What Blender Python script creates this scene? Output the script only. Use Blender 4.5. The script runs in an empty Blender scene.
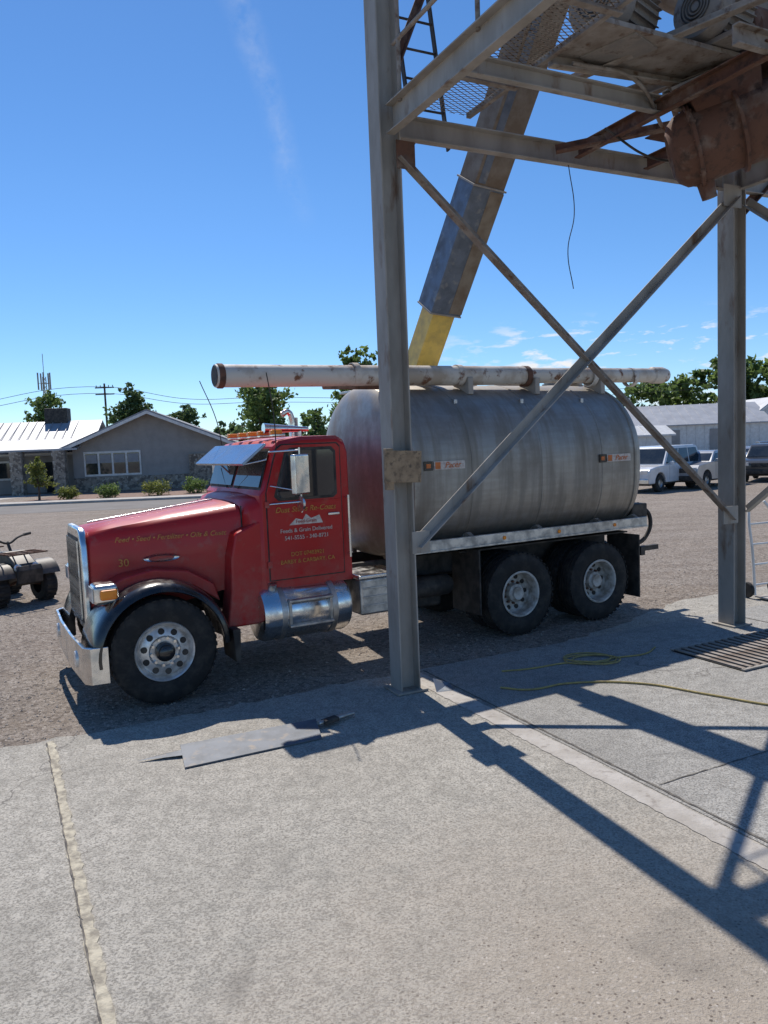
import bpy, bmesh, math, random
from mathutils import Vector, Matrix, Euler
random.seed(7)
R=math.radians
scene=bpy.context.scene
col=scene.collection

# ------------------------------------------------------------------ materials
def newmat(name):
    m=bpy.data.materials.new(name); m.use_nodes=True
    nt=m.node_tree; b=nt.nodes.get('Principled BSDF'); return m,nt,b
def c4(c): return (c[0],c[1],c[2],1)
def N(nt,t,**k):
    n=nt.nodes.new(t)
    for a,v in k.items(): setattr(n,a,v)
    return n
def ramp(nt,src,a,b,ca=(0,0,0),cb=(1,1,1)):
    r=N(nt,'ShaderNodeValToRGB'); e=r.color_ramp.elements
    e[0].position=a; e[1].position=b; e[0].color=c4(ca); e[1].color=c4(cb)
    nt.links.new(src,r.inputs[0]); return r.outputs[0]
def mixc(nt,fac,a,b,mode='MIX'):
    m=N(nt,'ShaderNodeMix',data_type='RGBA',blend_type=mode)
    for i,s in ((0,fac),(6,a),(7,b)):
        if isinstance(s,(int,float)): m.inputs[i].default_value=s
        elif isinstance(s,tuple): m.inputs[i].default_value=c4(s)
        else: nt.links.new(s,m.inputs[i])
    return m.outputs[2]
def noise(nt,vec,scale,detail=4,rough=.6,dist=0):
    n=N(nt,'ShaderNodeTexNoise'); n.inputs['Scale'].default_value=scale
    n.inputs['Detail'].default_value=detail; n.inputs['Roughness'].default_value=rough
    n.inputs['Distortion'].default_value=dist
    nt.links.new(vec,n.inputs['Vector']); return n.outputs[0]
def mapped(nt,vec,sc,rot=0):
    mp=N(nt,'ShaderNodeMapping'); mp.inputs['Scale'].default_value=sc; mp.inputs['Rotation'].default_value=(0,0,rot)
    nt.links.new(vec,mp.inputs[0]); return mp.outputs[0]
def mul(nt,a,b,op='MULTIPLY'):
    m=N(nt,'ShaderNodeMath',operation=op)
    for i,s in enumerate((a,b)):
        if isinstance(s,(int,float)): m.inputs[i].default_value=s
        else: nt.links.new(s,m.inputs[i])
    return m.outputs[0]
def M(name,base,rough=.5,metal=0,c2=None,s2=4,r2=(.4,.65),c3=None,s3=12,r3=(.55,.7),bump=None,coat=0,sm=(1,1,1),rv=0,spec=None):
    m,nt,b=newmat(name)
    b.inputs['Roughness'].default_value=rough; b.inputs['Metallic'].default_value=metal
    b.inputs['Base Color'].default_value=c4(base)
    if spec is not None: b.inputs['Specular IOR Level'].default_value=spec
    if coat: b.inputs['Coat Weight'].default_value=coat; b.inputs['Coat Roughness'].default_value=.08
    tc=N(nt,'ShaderNodeTexCoord'); v=mapped(nt,tc.outputs['Object'],sm)
    out=None
    if c2:
        n=noise(nt,v,s2); f=ramp(nt,n,*r2); out=mixc(nt,f,base,c2)
        if rv:
            mr=N(nt,'ShaderNodeMapRange'); mr.inputs[3].default_value=rough; mr.inputs[4].default_value=min(1,rough+rv)
            nt.links.new(f,mr.inputs[0]); nt.links.new(mr.outputs[0],b.inputs['Roughness'])
    if c3:
        n=noise(nt,v,s3); f=ramp(nt,n,*r3); out=mixc(nt,f,out if out else base,c3)
    if out: nt.links.new(out,b.inputs['Base Color'])
    if bump:
        n=noise(nt,v,bump[0],3); bp=N(nt,'ShaderNodeBump'); bp.inputs['Strength'].default_value=bump[1]; bp.inputs['Distance'].default_value=bump[2] if len(bump)>2 else .01
        nt.links.new(n,bp.inputs['Height']); nt.links.new(bp.outputs[0],b.inputs['Normal'])
    return m
# red paint with road dust rising from the bottom
red=M('red_paint',(.46,.010,.010),.40,0,c2=(.40,.022,.018),s2=2.5,r2=(.45,.8),c3=(.36,.10,.075),s3=7,r3=(.58,.85),coat=.22,rv=.22,spec=.35)
def dusty(m,z0,z1,dustc,amt):
    nt=m.node_tree; b=nt.nodes['Principled BSDF']; src=b.inputs['Base Color'].links[0].from_socket
    tc=N(nt,'ShaderNodeTexCoord'); s=N(nt,'ShaderNodeSeparateXYZ'); nt.links.new(tc.outputs['Object'],s.inputs[0])
    mr=N(nt,'ShaderNodeMapRange'); mr.inputs[1].default_value=z0; mr.inputs[2].default_value=z1; mr.inputs[3].default_value=1; mr.inputs[4].default_value=0
    nt.links.new(s.outputs[2],mr.inputs[0])
    f=mul(nt,mul(nt,mr.outputs[0],ramp(nt,noise(nt,tc.outputs['Object'],6,5,.7),.3,.65)),amt)
    nt.links.new(mixc(nt,f,src,dustc),b.inputs['Base Color'])
dusty(red,.6,1.5,(.26,.19,.15),.55)
black=M('black_paint',(.012,.012,.013),.22,0,c2=(.04,.037,.034),s2=5,r2=(.5,.8),coat=.5,rv=.4)
dark=M('dark_chassis',(.022,.020,.018),.7,0,c2=(.08,.068,.055),s2=6)
rubber=M('rubber',(.013,.013,.013),.8,0,c2=(.055,.048,.04),s2=7,r2=(.46,.78),bump=(60,.4,.004))
chrome=M('chrome',(.76,.76,.75),.15,1,c2=(.50,.48,.45),s2=6,r2=(.42,.75),rv=.3)
visorm=M('sky_tinted_visor',(.30,.37,.46),.22,.9,c2=(.24,.30,.38),s2=5,rv=.1)  # blue of the reflected sky is put into the visor's base colour
alu=M('aluminium',(.58,.57,.55),.40,1,c2=(.38,.36,.33),s2=8,rv=.2)
rimalu=M('polished_rim',(.72,.71,.69),.32,.55,c2=(.48,.45,.41),s2=9,rv=.2)
whiterim=M('dirty_white_rim',(.55,.53,.49),.6,0,c2=(.28,.25,.21),s2=9,r2=(.42,.65))
glass=M('dark_glass',(.02,.025,.03),.05,0,c2=(.04,.045,.045),s2=2,spec=.8)
amber=M('amber_lens',(.9,.28,.02),.25,0,c2=(.8,.2,.02))
lens=M('clear_lens',(.75,.75,.72),.12,.3,c2=(.6,.6,.58))
yellowtxt=M('yellow_lettering',(.62,.33,.06),.55,0,c2=(.45,.16,.04),s2=25)
whitetxt=M('white_lettering',(.66,.62,.56),.55,0,c2=(.5,.4,.36),s2=25)
orange=M('orange_decal',(.70,.19,.04),.5,0,c2=(.5,.14,.03))
pipewhite=M('worn_white_pipe',(.62,.57,.50),.55,0,c2=(.42,.34,.26),s2=2.2,r2=(.45,.6),c3=(.18,.08,.04),s3=5,r3=(.57,.65),bump=(25,.3))
steel=M('weathered_steel',(.40,.365,.32),.72,.1,c2=(.29,.26,.22),s2=3,r2=(.4,.65),c3=(.19,.115,.07),s3=5,r3=(.58,.74),bump=(40,.25,.003),sm=(1,1,.35))
rusty=M('rusty_steel',(.14,.065,.04),.85,.05,c2=(.24,.18,.14),s2=3,r2=(.50,.68),c3=(.06,.035,.025),s3=11,r3=(.50,.7),bump=(30,.5,.006))
dustysteel=M('dusty_steel',(.32,.28,.24),.85,0,c2=(.20,.155,.12),s2=4,c3=(.13,.075,.045),s3=9,bump=(30,.4,.004))
galv=M('galvanised_sheet',(.17,.20,.25),.5,.45,c2=(.13,.15,.18),s2=5,c3=(.28,.28,.28),s3=9,rv=.2)
tanbrown=M('worn_tan_sheet',(.19,.135,.09),.75,.05,c2=(.28,.23,.175),s2=4)
yellow=M('yellow_paint',(.80,.55,.12),.5,0,c2=(.58,.40,.11),s2=6)
plywood=M('plywood',(.36,.25,.15),.8,0,c2=(.22,.15,.09),s2=10,c3=(.13,.09,.06),s3=20,bump=(30,.4))
rope=M('yellow_rope',(.45,.34,.12),.8,0,c2=(.3,.23,.10),s2=20)
def leafmat(name,a,b):
    m,nt,bs=newmat(name)
    g=N(nt,'ShaderNodeNewGeometry')
    o=ramp(nt,g.outputs['Random Per Island'],.0,1.,a,b)
    nt.links.new(o,bs.inputs['Base Color']); bs.inputs['Roughness'].default_value=.6
    tr=N(nt,'ShaderNodeBsdfTranslucent'); nt.links.new(o,tr.inputs[0])
    ms=N(nt,'ShaderNodeMixShader'); ms.inputs[0].default_value=.5
    nt.links.new(bs.outputs[0],ms.inputs[1]); nt.links.new(tr.outputs[0],ms.inputs[2])
    nt.links.new(ms.outputs[0],nt.nodes['Material Output'].inputs[0]); return m
leafA=leafmat('leaves',(.08,.13,.035),(.20,.28,.08))
leafB=leafmat('dark_leaves',(.06,.10,.04),(.14,.20,.075))
leafC=leafmat('shrub_leaves',(.12,.15,.04),(.24,.26,.06))
bark=M('bark',(.12,.09,.07),.9,0,c2=(.07,.05,.04),s2=8)

def tankmat():
    m,nt,b=newmat('brushed_stainless')
    b.inputs['Metallic'].default_value=.85
    tc=N(nt,'ShaderNodeTexCoord')
    n=noise(nt,mapped(nt,tc.outputs['Object'],(.6,6,6)),2.5,5,.65)
    n2=noise(nt,mapped(nt,tc.outputs['Object'],(3,1,.25)),2.5,5,.6)
    n4=noise(nt,tc.outputs['Object'],1.3,5,.7)
    a=ramp(nt,n,.3,.7,(.36,.335,.30),(.44,.415,.375))
    d=ramp(nt,n2,.42,.72); o=mixc(nt,d,a,(.29,.26,.22))
    o=mixc(nt,ramp(nt,n4,.50,.72,(0,0,0),(.7,.7,.7)),o,(.26,.225,.185))
    nt.links.new(o,b.inputs['Base Color'])
    mr=N(nt,'ShaderNodeMapRange'); mr.inputs[3].default_value=.42; mr.inputs[4].default_value=.64
    nt.links.new(mul(nt,d,n4,'ADD'),mr.inputs[0]); nt.links.new(mr.outputs[0],b.inputs['Roughness'])
    bp=N(nt,'ShaderNodeBump'); bp.inputs['Strength'].default_value=.4; bp.inputs['Distance'].default_value=.03
    n3=noise(nt,tc.outputs['Object'],1.6,1,.5); nt.links.new(n3,bp.inputs['Height']); nt.links.new(bp.outputs[0],b.inputs['Normal'])
    return m
stainless=tankmat(); dusty(stainless,1.1,1.9,(.20,.165,.13),.7)

def concretemat(name,a,b,worn=None):
    m,nt,bs=newmat(name)
    tc=N(nt,'ShaderNodeTexCoord'); v=tc.outputs['Object']
    n1=noise(nt,v,.5,5,.62); n2=noise(nt,v,8,5,.75); n4=noise(nt,v,2.2,5,.7,.5); fine=noise(nt,v,75,2,.7)
    o=mixc(nt,ramp(nt,n1,.38,.60),a,b)
    o=mixc(nt,ramp(nt,n2,.44,.66,(0,0,0),(.75,.75,.75)),o,tuple(x*.66 for x in a))
    o=mixc(nt,ramp(nt,n4,.52,.68,(0,0,0),(.6,.6,.6)),o,tuple(x*.60 for x in b))
    o=mixc(nt,ramp(nt,fine,.38,.56,(.8,.8,.8),(0,0,0)),o,tuple(x*.42 for x in a))
    vo=N(nt,'ShaderNodeTexVoronoi'); vo.inputs['Scale'].default_value=46; nt.links.new(v,vo.inputs['Vector'])
    regm=ramp(nt,n1,.44,.62,(.10,.10,.10),(.55,.55,.55))
    if worn:
        ds=N(nt,'ShaderNodeVectorMath',operation='DISTANCE'); nt.links.new(v,ds.inputs[0]); ds.inputs[1].default_value=(worn[0],worn[1],0)
        dd=mul(nt,ds.outputs['Value'],1/worn[2]); dd=mul(nt,dd,mul(nt,n4,.9),'ADD'); dd=mul(nt,dd,mul(nt,n2,.5),'ADD')
        wm=ramp(nt,mul(nt,dd,.5),.45,1.0,(1,1,1),(0,0,0)); o=mixc(nt,mul(nt,wm,.7),o,(.34,.285,.225)); regm=mul(nt,regm,wm,'MAXIMUM')
    pit=ramp(nt,vo.outputs['Distance'],.22,.42,(1,1,1),(0,0,0))
    sep=N(nt,'ShaderNodeSeparateColor'); nt.links.new(vo.outputs['Color'],sep.inputs[0])
    pm2=mul(nt,mul(nt,regm,pit),ramp(nt,sep.outputs[0],.35,.5))
    o=mixc(nt,pm2,o,ramp(nt,sep.outputs[1],.15,.95,(.13,.105,.085),(.50,.45,.39)))
    # dark droppings
    vo2=N(nt,'ShaderNodeTexVoronoi'); vo2.inputs['Scale'].default_value=7; nt.links.new(v,vo2.inputs['Vector'])
    o=mixc(nt,ramp(nt,vo2.outputs['Distance'],.02,.05,(.8,.8,.8),(0,0,0)),o,(.12,.10,.08))
    # oil stains
    o=mixc(nt,ramp(nt,noise(nt,v,.9,3,.55,.8),.63,.74,(0,0,0),(.45,.45,.45)),o,(.16,.145,.125))
    v3=N(nt,'ShaderNodeTexVoronoi',feature='DISTANCE_TO_EDGE'); v3.inputs['Scale'].default_value=.33
    dn=N(nt,'ShaderNodeTexNoise'); dn.inputs['Scale'].default_value=1.5; dn.inputs['Detail'].default_value=5; nt.links.new(v,dn.inputs['Vector'])
    va=N(nt,'ShaderNodeVectorMath',operation='MULTIPLY_ADD'); nt.links.new(dn.outputs['Color'],va.inputs[0]); va.inputs[1].default_value=(.9,.9,.9); nt.links.new(v,va.inputs[2])
    nt.links.new(va.outputs[0],v3.inputs['Vector'])
    ck=ramp(nt,v3.outputs['Distance'],.0006,.0022,(.7,.7,.7),(0,0,0))
    o=mixc(nt,mul(nt,ck,ramp(nt,noise(nt,v,.4,1),.50,.56)),o,(.12,.11,.1))
    nt.links.new(o,bs.inputs['Base Color']); bs.inputs['Roughness'].default_value=.92; bs.inputs['Specular IOR Level'].default_value=.25
    bp=N(nt,'ShaderNodeBump'); bp.inputs['Strength'].default_value=.9; bp.inputs['Distance'].default_value=.009
    nt.links.new(mul(nt,fine,n2,'ADD'),bp.inputs['Height']); nt.links.new(bp.outputs[0],bs.inputs['Normal'])
    return m
conc=concretemat('concrete',(.44,.41,.355),(.50,.47,.41),(1.2,2.9,1.9))
conc2=concretemat('worn_concrete',(.36,.345,.315),(.46,.445,.41))
joint=M('joint_filler',(.52,.47,.36),.95,0,c2=(.27,.24,.19),s2=14,r2=(.4,.62),bump=(50,.8,.01))
sidew=M('sidewalk_concrete',(.46,.43,.39),.9,0,c2=(.36,.33,.29),s2=3,c3=(.28,.25,.22),s3=14,bump=(40,.5,.01))
asphalt=M('asphalt',(.16,.145,.13),.9,0,c2=(.20,.185,.17),s2=.5,c3=(.11,.10,.095),s3=20,r3=(.5,.7))
def gravelmat():
    m,nt,bs=newmat('gravel_ground')
    tc=N(nt,'ShaderNodeTexCoord'); v=tc.outputs['Object']
    n1=noise(nt,v,.12,5,.65,.5); nm=noise(nt,v,1.1,5,.75); nf=noise(nt,v,60,2,.7)
    tr=noise(nt,mapped(nt,v,(.12,1.5,1),R(-14)),1.0,5,.65)
    vo=N(nt,'ShaderNodeTexVoronoi'); vo.inputs['Scale'].default_value=26; nt.links.new(v,vo.inputs['Vector'])
    o=mixc(nt,ramp(nt,n1,.38,.62),(.28,.225,.175),(.36,.30,.245))
    o=mixc(nt,ramp(nt,nm,.42,.62,(0,0,0),(.7,.7,.7)),o,(.20,.16,.13))
    o=mixc(nt,ramp(nt,tr,.42,.62,(0,0,0),(.6,.6,.6)),o,(.40,.35,.30))
    sep=N(nt,'ShaderNodeSeparateColor'); nt.links.new(vo.outputs['Color'],sep.inputs[0])
    o=mixc(nt,ramp(nt,sep.outputs[0],.3,1.,(.0,.0,.0),(.75,.75,.75)),o,(.50,.44,.38))
    o=mixc(nt,ramp(nt,sep.outputs[1],.6,1.,(.0,.0,.0),(.75,.75,.75)),o,(.12,.095,.08))
    o=mixc(nt,ramp(nt,nf,.42,.58,(.6,.6,.6),(0,0,0)),o,(.11,.09,.07))
    nt.links.new(o,bs.inputs['Base Color']); bs.inputs['Roughness'].default_value=.95; bs.inputs['Specular IOR Level'].default_value=.2
    bp=N(nt,'ShaderNodeBump'); bp.inputs['Strength'].default_value=1; bp.inputs['Distance'].default_value=.03
    nt.links.new(noise(nt,v,22,4,.8),bp.inputs['Height']); nt.links.new(bp.outputs[0],bs.inputs['Normal']); return m
gravelm=gravelmat()
stucco=M('grey_stucco',(.33,.315,.30),.9,0,c2=(.28,.27,.255),s2=1.5)
stone=M('stone_veneer',(.30,.26,.21),.9,0,c2=(.14,.12,.10),s2=3.5,r2=(.45,.55),c3=(.42,.38,.32),s3=5,r3=(.55,.62),bump=(5,.6,.04))
roofm=M('pale_metal_roof',(.40,.41,.43),.55,.2,c2=(.33,.34,.36),s2=1)
roofd=M('grey_shingle',(.30,.30,.305),.8,0,c2=(.22,.22,.23),s2=3)
whitep=M('white_paint',(.70,.70,.68),.5,0,c2=(.58,.57,.54),s2=3)
carwhite=M('car_white',(.66,.67,.68),.3,0,c2=(.55,.55,.55),s2=2,coat=.6)
carsilver=M('car_silver',(.42,.43,.44),.3,.5,c2=(.36,.36,.37),s2=2,coat=.6)
carblack=M('car_dark',(.03,.032,.036),.3,.1,c2=(.06,.06,.06),s2=2,coat=.6)
mulch=M('planting_bed',(.19,.12,.09),.95,0,c2=(.29,.20,.155),s2=6,bump=(12,.6,.05))
grassm=M('grass',(.08,.12,.03),.95,0,c2=(.14,.14,.05),s2=.8)
platem=M('dull_steel_plate',(.15,.165,.19),.62,.25,c2=(.11,.12,.135),s2=5,c3=(.25,.21,.17),s3=9,r3=(.56,.75),bump=(20,.15))

# ------------------------------------------------------------------ mesh helpers
def empty(name,loc=(0,0,0),rz=0):
    e=bpy.data.objects.new(name,None); e.location=loc; e.rotation_euler=(0,0,rz); col.objects.link(e); e.empty_display_size=.2; return e
def mk(name,verts,faces,mat,parent=None,smooth=False,bevel=0,loc=None,rot=None,clean=True,sharp=40,seg=2):
    me=bpy.data.meshes.new(name); me.from_pydata([tuple(v) for v in verts],[],faces)
    if clean:
        bm=bmesh.new(); bm.from_mesh(me); bmesh.ops.remove_doubles(bm,verts=bm.verts,dist=1e-5)
        bmesh.ops.recalc_face_normals(bm,faces=bm.faces); bm.to_mesh(me); bm.free()
    if smooth:
        for p in me.polygons: p.use_smooth=True
        me.set_sharp_from_angle(angle=R(sharp))
    for mm in (mat if isinstance(mat,list) else [mat]): me.materials.append(mm)
    ob=bpy.data.objects.new(name,me); col.objects.link(ob)
    if parent: ob.parent=parent
    if loc: ob.location=loc
    if rot: ob.rotation_euler=rot
    if bevel:
        b=ob.modifiers.new('b','BEVEL'); b.width=bevel; b.segments=seg; b.limit_method='ANGLE'; b.angle_limit=R(35)
        for p in me.polygons: p.use_smooth=True
        b.harden_normals=True
    return ob
def box(name,c,s,mat,parent=None,bevel=0,rot=None):
    x,y,z=[a/2 for a in s]
    v=[(i*x,j*y,k*z) for i in(-1,1) for j in(-1,1) for k in(-1,1)]
    f=[(0,1,3,2),(4,6,7,5),(0,4,5,1),(2,3,7,6),(0,2,6,4),(1,5,7,3)]
    return mk(name,v,f,mat,parent,bevel=bevel,loc=c,rot=rot)
def prism(name,pts,a0,a1,mat,parent=None,axis='y',bevel=0):
    def P(p,a):
        return {'y':(p[0],a,p[1]),'x':(a,p[0],p[1]),'z':(p[0],p[1],a)}[axis]
    n=len(pts); v=[P(p,a0) for p in pts]+[P(p,a1) for p in pts]
    f=[tuple(range(n)),tuple(range(n,2*n))]+[(i,(i+1)%n,n+(i+1)%n,n+i) for i in range(n)]
    return mk(name,v,f,mat,parent,bevel=bevel)
def lathe(name,prof,axis,c,mat,parent=None,seg=40,a0=0,a1=2*math.pi,sharp=35):
    v=[];f=[];full=abs(a1-a0-2*math.pi)<1e-6; n=seg if full else seg+1
    for i in range(n):
        t=a0+(a1-a0)*i/seg; cs,sn=math.cos(t),math.sin(t)
        for r,a in prof:
            p={'y':(r*cs,a,r*sn),'x':(a,r*cs,r*sn),'z':(r*cs,r*sn,a)}[axis]
            v.append((c[0]+p[0],c[1]+p[1],c[2]+p[2]))
    m=len(prof)
    for i in range(seg):
        j=(i+1)%n
        for k in range(m-1): f.append((i*m+k,i*m+k+1,j*m+k+1,j*m+k))
    return mk(name,v,f,mat,parent,smooth=True,sharp=sharp)
def cyl(name,p1,p2,r,mat,parent=None,seg=16,r2=None):
    p1=Vector(p1);p2=Vector(p2);d=(p2-p1).normalized()
    u=d.orthogonal().normalized(); w=d.cross(u); r2=r if r2 is None else r2
    v=[];f=[]
    for i in range(seg):
        t=2*math.pi*i/seg; o=u*math.cos(t)+w*math.sin(t)
        v.append(p1+o*r); v.append(p2+o*r2)
    for i in range(seg):
        j=(i+1)%seg; f.append((2*i,2*j,2*j+1,2*i+1))
    f.append(tuple(2*i for i in range(seg))); f.append(tuple(2*i+1 for i in range(seg)))
    return mk(name,v,f,mat,parent,smooth=True,sharp=50)
def tube(name,pts,r,mat,parent=None,seg=8):
    cu=bpy.data.curves.new(name,'CURVE'); cu.dimensions='3D'; cu.bevel_depth=r; cu.bevel_resolution=3
    sp=cu.splines.new('BEZIER'); sp.bezier_points.add(len(pts)-1)
    for b,p in zip(sp.bezier_points,pts): b.co=p; b.handle_left_type=b.handle_right_type='AUTO'
    cu.use_fill_caps=True; cu.materials.append(mat)
    ob=bpy.data.objects.new(name,cu); col.objects.link(ob)
    if parent: ob.parent=parent
    return ob
def sec(kind,w,h,t=.012):
    w/=2;h/=2
    if kind=='I': return [(-w,-h),(w,-h),(w,-h+t),(t/2,-h+t),(t/2,h-t),(w,h-t),(w,h),(-w,h),(-w,h-t),(-t/2,h-t),(-t/2,-h+t),(-w,-h+t)]
    if kind=='L': return [(-w,-h),(w,-h),(w,-h+t),(-w+t,-h+t),(-w+t,h),(-w,h)]
    if kind=='C': return [(-w,-h),(w,-h),(w,-h+t),(-w+t,-h+t),(-w+t,h-t),(w,h-t),(w,h),(-w,h)]
    return [(-w,-h),(w,-h),(w,h),(-w,h)]
def beam(name,p1,p2,kind,w,h,mat,parent=None,up=(0,0,1),t=.014):
    p1=Vector(p1);p2=Vector(p2);d=(p2-p1).normalized(); up=Vector(up)
    s=d.cross(up).normalized(); u=s.cross(d).normalized()
    P=sec(kind,w,h,t); n=len(P)
    v=[p1+s*a+u*b for a,b in P]+[p2+s*a+u*b for a,b in P]
    f=[tuple(range(n)),tuple(range(n,2*n))]+[(i,(i+1)%n,n+(i+1)%n,n+i) for i in range(n)]
    return mk(name,v,f,mat,parent,bevel=.003)
def text(name,s,loc,size,mat,parent,rot=(R(90),0,R(180)),ext=.002,shear=0,align='CENTER'):
    cu=bpy.data.curves.new(name,'FONT'); cu.body=s; cu.size=size; cu.extrude=ext; cu.align_x=align; cu.shear=shear; cu.align_y='CENTER'
    cu.materials.append(mat); ob=bpy.data.objects.new(name,cu); col.objects.link(ob); ob.location=loc; ob.rotation_euler=rot; ob.parent=parent; return ob
def loft(name,secs,mat,parent=None,cap=True,closed=False,sharp=35):
    m=len(secs[0]); v=[p for s in secs for p in s]; f=[]
    for i in range(len(secs)-1):
        for k in range(m if closed else m-1):
            k2=(k+1)%m; f.append((i*m+k,i*m+k2,(i+1)*m+k2,(i+1)*m+k))
    if cap: f.append(tuple(range(m))); f.append(tuple((len(secs)-1)*m+k for k in range(m)))
    return mk(name,v,f,mat,parent,smooth=True,sharp=sharp)

# ------------------------------------------------------------------ camera
cam_d=bpy.data.cameras.new('camera'); cam=bpy.data.objects.new('camera',cam_d); col.objects.link(cam)
cam_d.sensor_fit='VERTICAL'; cam_d.sensor_height=36; cam_d.lens=36*769/1024; cam_d.clip_end=3000; cam_d.clip_start=.05
cam.matrix_world=Matrix.Translation((0,0,2.5)) @ Euler((R(85.0),0,0)).to_matrix().to_4x4() @ Matrix.Rotation(R(-2.3),4,'Z')
scene.camera=cam

# ------------------------------------------------------------------ light
sun_dir=Vector((-.368,.93,0)).normalized(); EL=R(53)
sv=Vector((sun_dir.x*math.cos(EL),sun_dir.y*math.cos(EL),math.sin(EL)))
sd=bpy.data.lights.new('sun','SUN'); sd.energy=5.0; sd.angle=R(.5); sd.color=(1,.94,.86)
so=bpy.data.objects.new('sun',sd); col.objects.link(so); so.rotation_euler=sv.to_track_quat('Z','Y').to_euler(); so.location=(0,0,30)
w=bpy.data.worlds.new('World'); scene.world=w; w.use_nodes=True; nt=w.node_tree
bg=nt.nodes['Background']; sky=N(nt,'ShaderNodeTexSky',sky_type='NISHITA'); sky.sun_disc=False
sky.sun_elevation=EL; sky.sun_rotation=math.atan2(sv.x,sv.y)%(2*math.pi); sky.air_density=1.0; sky.dust_density=.15; sky.ozone_density=3.0; sky.altitude=1400
bg.inputs[1].default_value=.122
tc=N(nt,'ShaderNodeTexCoord'); gv=tc.outputs['Generated']
sp=N(nt,'ShaderNodeSeparateXYZ'); nt.links.new(gv,sp.inputs[0])
cn=noise(nt,mapped(nt,gv,(7,7,26)),1.9,7,.6,.2)
cm=ramp(nt,cn,.53,.63)
def band(v,a,b,c,d):
    r=N(nt,'ShaderNodeValToRGB'); e=r.color_ramp.elements
    e[0].position=a;e[0].color=(0,0,0,1);e[1].position=b;e[1].color=(1,1,1,1)
    x=e.new(c);x.color=(1,1,1,1);x=e.new(d);x.color=(0,0,0,1); nt.links.new(v,r.inputs[0]); return r.outputs[0]
cloud=mul(nt,mul(nt,cm,band(sp.outputs[2],.02,.05,.12,.15)),ramp(nt,sp.outputs[0],.05,.2))
dt=N(nt,'ShaderNodeVectorMath',operation='DOT_PRODUCT'); nt.links.new(gv,dt.inputs[0]); dt.inputs[1].default_value=(-.966,-.0105,-.2575)
wn=noise(nt,gv,6,5,.6); wo=mul(nt,mul(nt,wn,-.5,'ADD'),.05)
ab=N(nt,'ShaderNodeMath',operation='ABSOLUTE'); nt.links.new(mul(nt,dt.outputs['Value'],wo,'ADD'),ab.inputs[0])
st=ramp(nt,ab.outputs[0],.002,.022,(1,1,1),(0,0,0))
st=mul(nt,mul(nt,mul(nt,st,ramp(nt,noise(nt,gv,14,5,.7),.35,.7)),band(sp.outputs[2],.26,.34,.5,.62)),.28)
hs=N(nt,'ShaderNodeHueSaturation'); hs.inputs['Saturation'].default_value=1.2; nt.links.new(sky.outputs[0],hs.inputs['Color'])
hz=ramp(nt,sp.outputs[2],.0,.30,(.80,.93,1.10),(1.03,1.07,1.14))
o=mixc(nt,1.0,hs.outputs[0],hz,'MULTIPLY')
o=mixc(nt,cloud,o,(7.4,7.5,7.7)); o=mixc(nt,st,o,(6.5,6.8,7.2))
nt.links.new(o,bg.inputs[0])

# ------------------------------------------------------------------ ground
def sheet(name,pts,z,mat):
    return mk(name,[(p[0],p[1],z) for p in pts],[tuple(range(len(pts)))],mat)
sheet('ground',[(-900,-200),(900,-200),(900,1500),(-900,1500)],0,gravelm)
A=R(26.2); ex=Vector((math.cos(A),math.sin(A))); en=Vector((math.sin(A),-math.cos(A)))
O=Vector((.15,7.66))
def TW(a,b):
    p=O+ex*a+en*b; return (p.x,p.y)
far=[]
rr=random.Random(3)
a=-30
while a<30:
    far.append(TW(a,-.50+.04*math.sin(a*2.1)+rr.uniform(-.05,.05)-(.9 if a>2.5 else 0)*min(1,max(0,(a-2.5)/3)))); a+=.14
sheet('concrete_slab',far+[TW(30,25),TW(-30,25)],.006,conc)
sheet('concrete_apron',[TW(.42,-.52),TW(29,-.52),TW(29,22),TW(.42,22)],.010,conc2)
def strip(name,a0,b0,a1,b1,wd,z,mat,amp=.012,step=.05):
    p0=Vector(TW(a0,b0));p1=Vector(TW(a1,b1));L=(p1-p0).length;d=(p1-p0)/L;n=Vector((-d.y,d.x))
    k=int(L/step);v=[];f=[]
    for i in range(k+1):
        c=p0+d*(L*i/k)
        v.append((*(c+n*(wd/2+rr.uniform(-amp,amp))),z)); v.append((*(c-n*(wd/2+rr.uniform(-amp,amp))),z))
    for i in range(k): f.append((2*i,2*i+1,2*i+3,2*i+2))
    return mk(name,v,f,mat)
def w2t(x,y):
    r=Vector((x,y))-O; return (r.dot(ex),r.dot(en))
aj,_=w2t(-3.055,6.66)
darkj=M('joint_gap',(.09,.08,.07),.95,0,c2=(.2,.18,.15),s2=12)
strip('expansion_joint',aj,-.45,aj+.12,12,.065,.0105,joint,.013)
strip('expansion_joint_gap',aj-.032,-.42,aj+.088,12,.008,.0145,darkj,.004)
strip('expansion_joint_gap',.46,-.45,.46,14,.020,.0145,darkj,.005)
strip('expansion_joint',.30,-.45,.30,14,.20,.0105,sidew,.010)
strip('expansion_joint_gap',5.2,-.45,5.2,14,.02,.0145,darkj,.004)
strip('expansion_joint_gap',.5,2.9,12,2.9,.010,.0145,darkj,.004)
g=empty('floor_grate',(3.62,8.30,.012),A)
box('pit_shade',(.75,0,.004),(1.9,.95,.008),M('grate_pit_shade',(.015,.014,.013),.9),g)  # near-black sheet paints the shade below the grate bars
for i in range(17): box('bar',(-.15+i*.11,0,.016),(.055,.93,.012),dustysteel,g)
for s in (-1,1): box('rim',(.75,s*.475,.014),(1.9,.04,.016),steel,g)
sheet('street',[(-120,30),(-4,36),(-4,42),(-120,38.5)],.005,asphalt)
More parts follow.
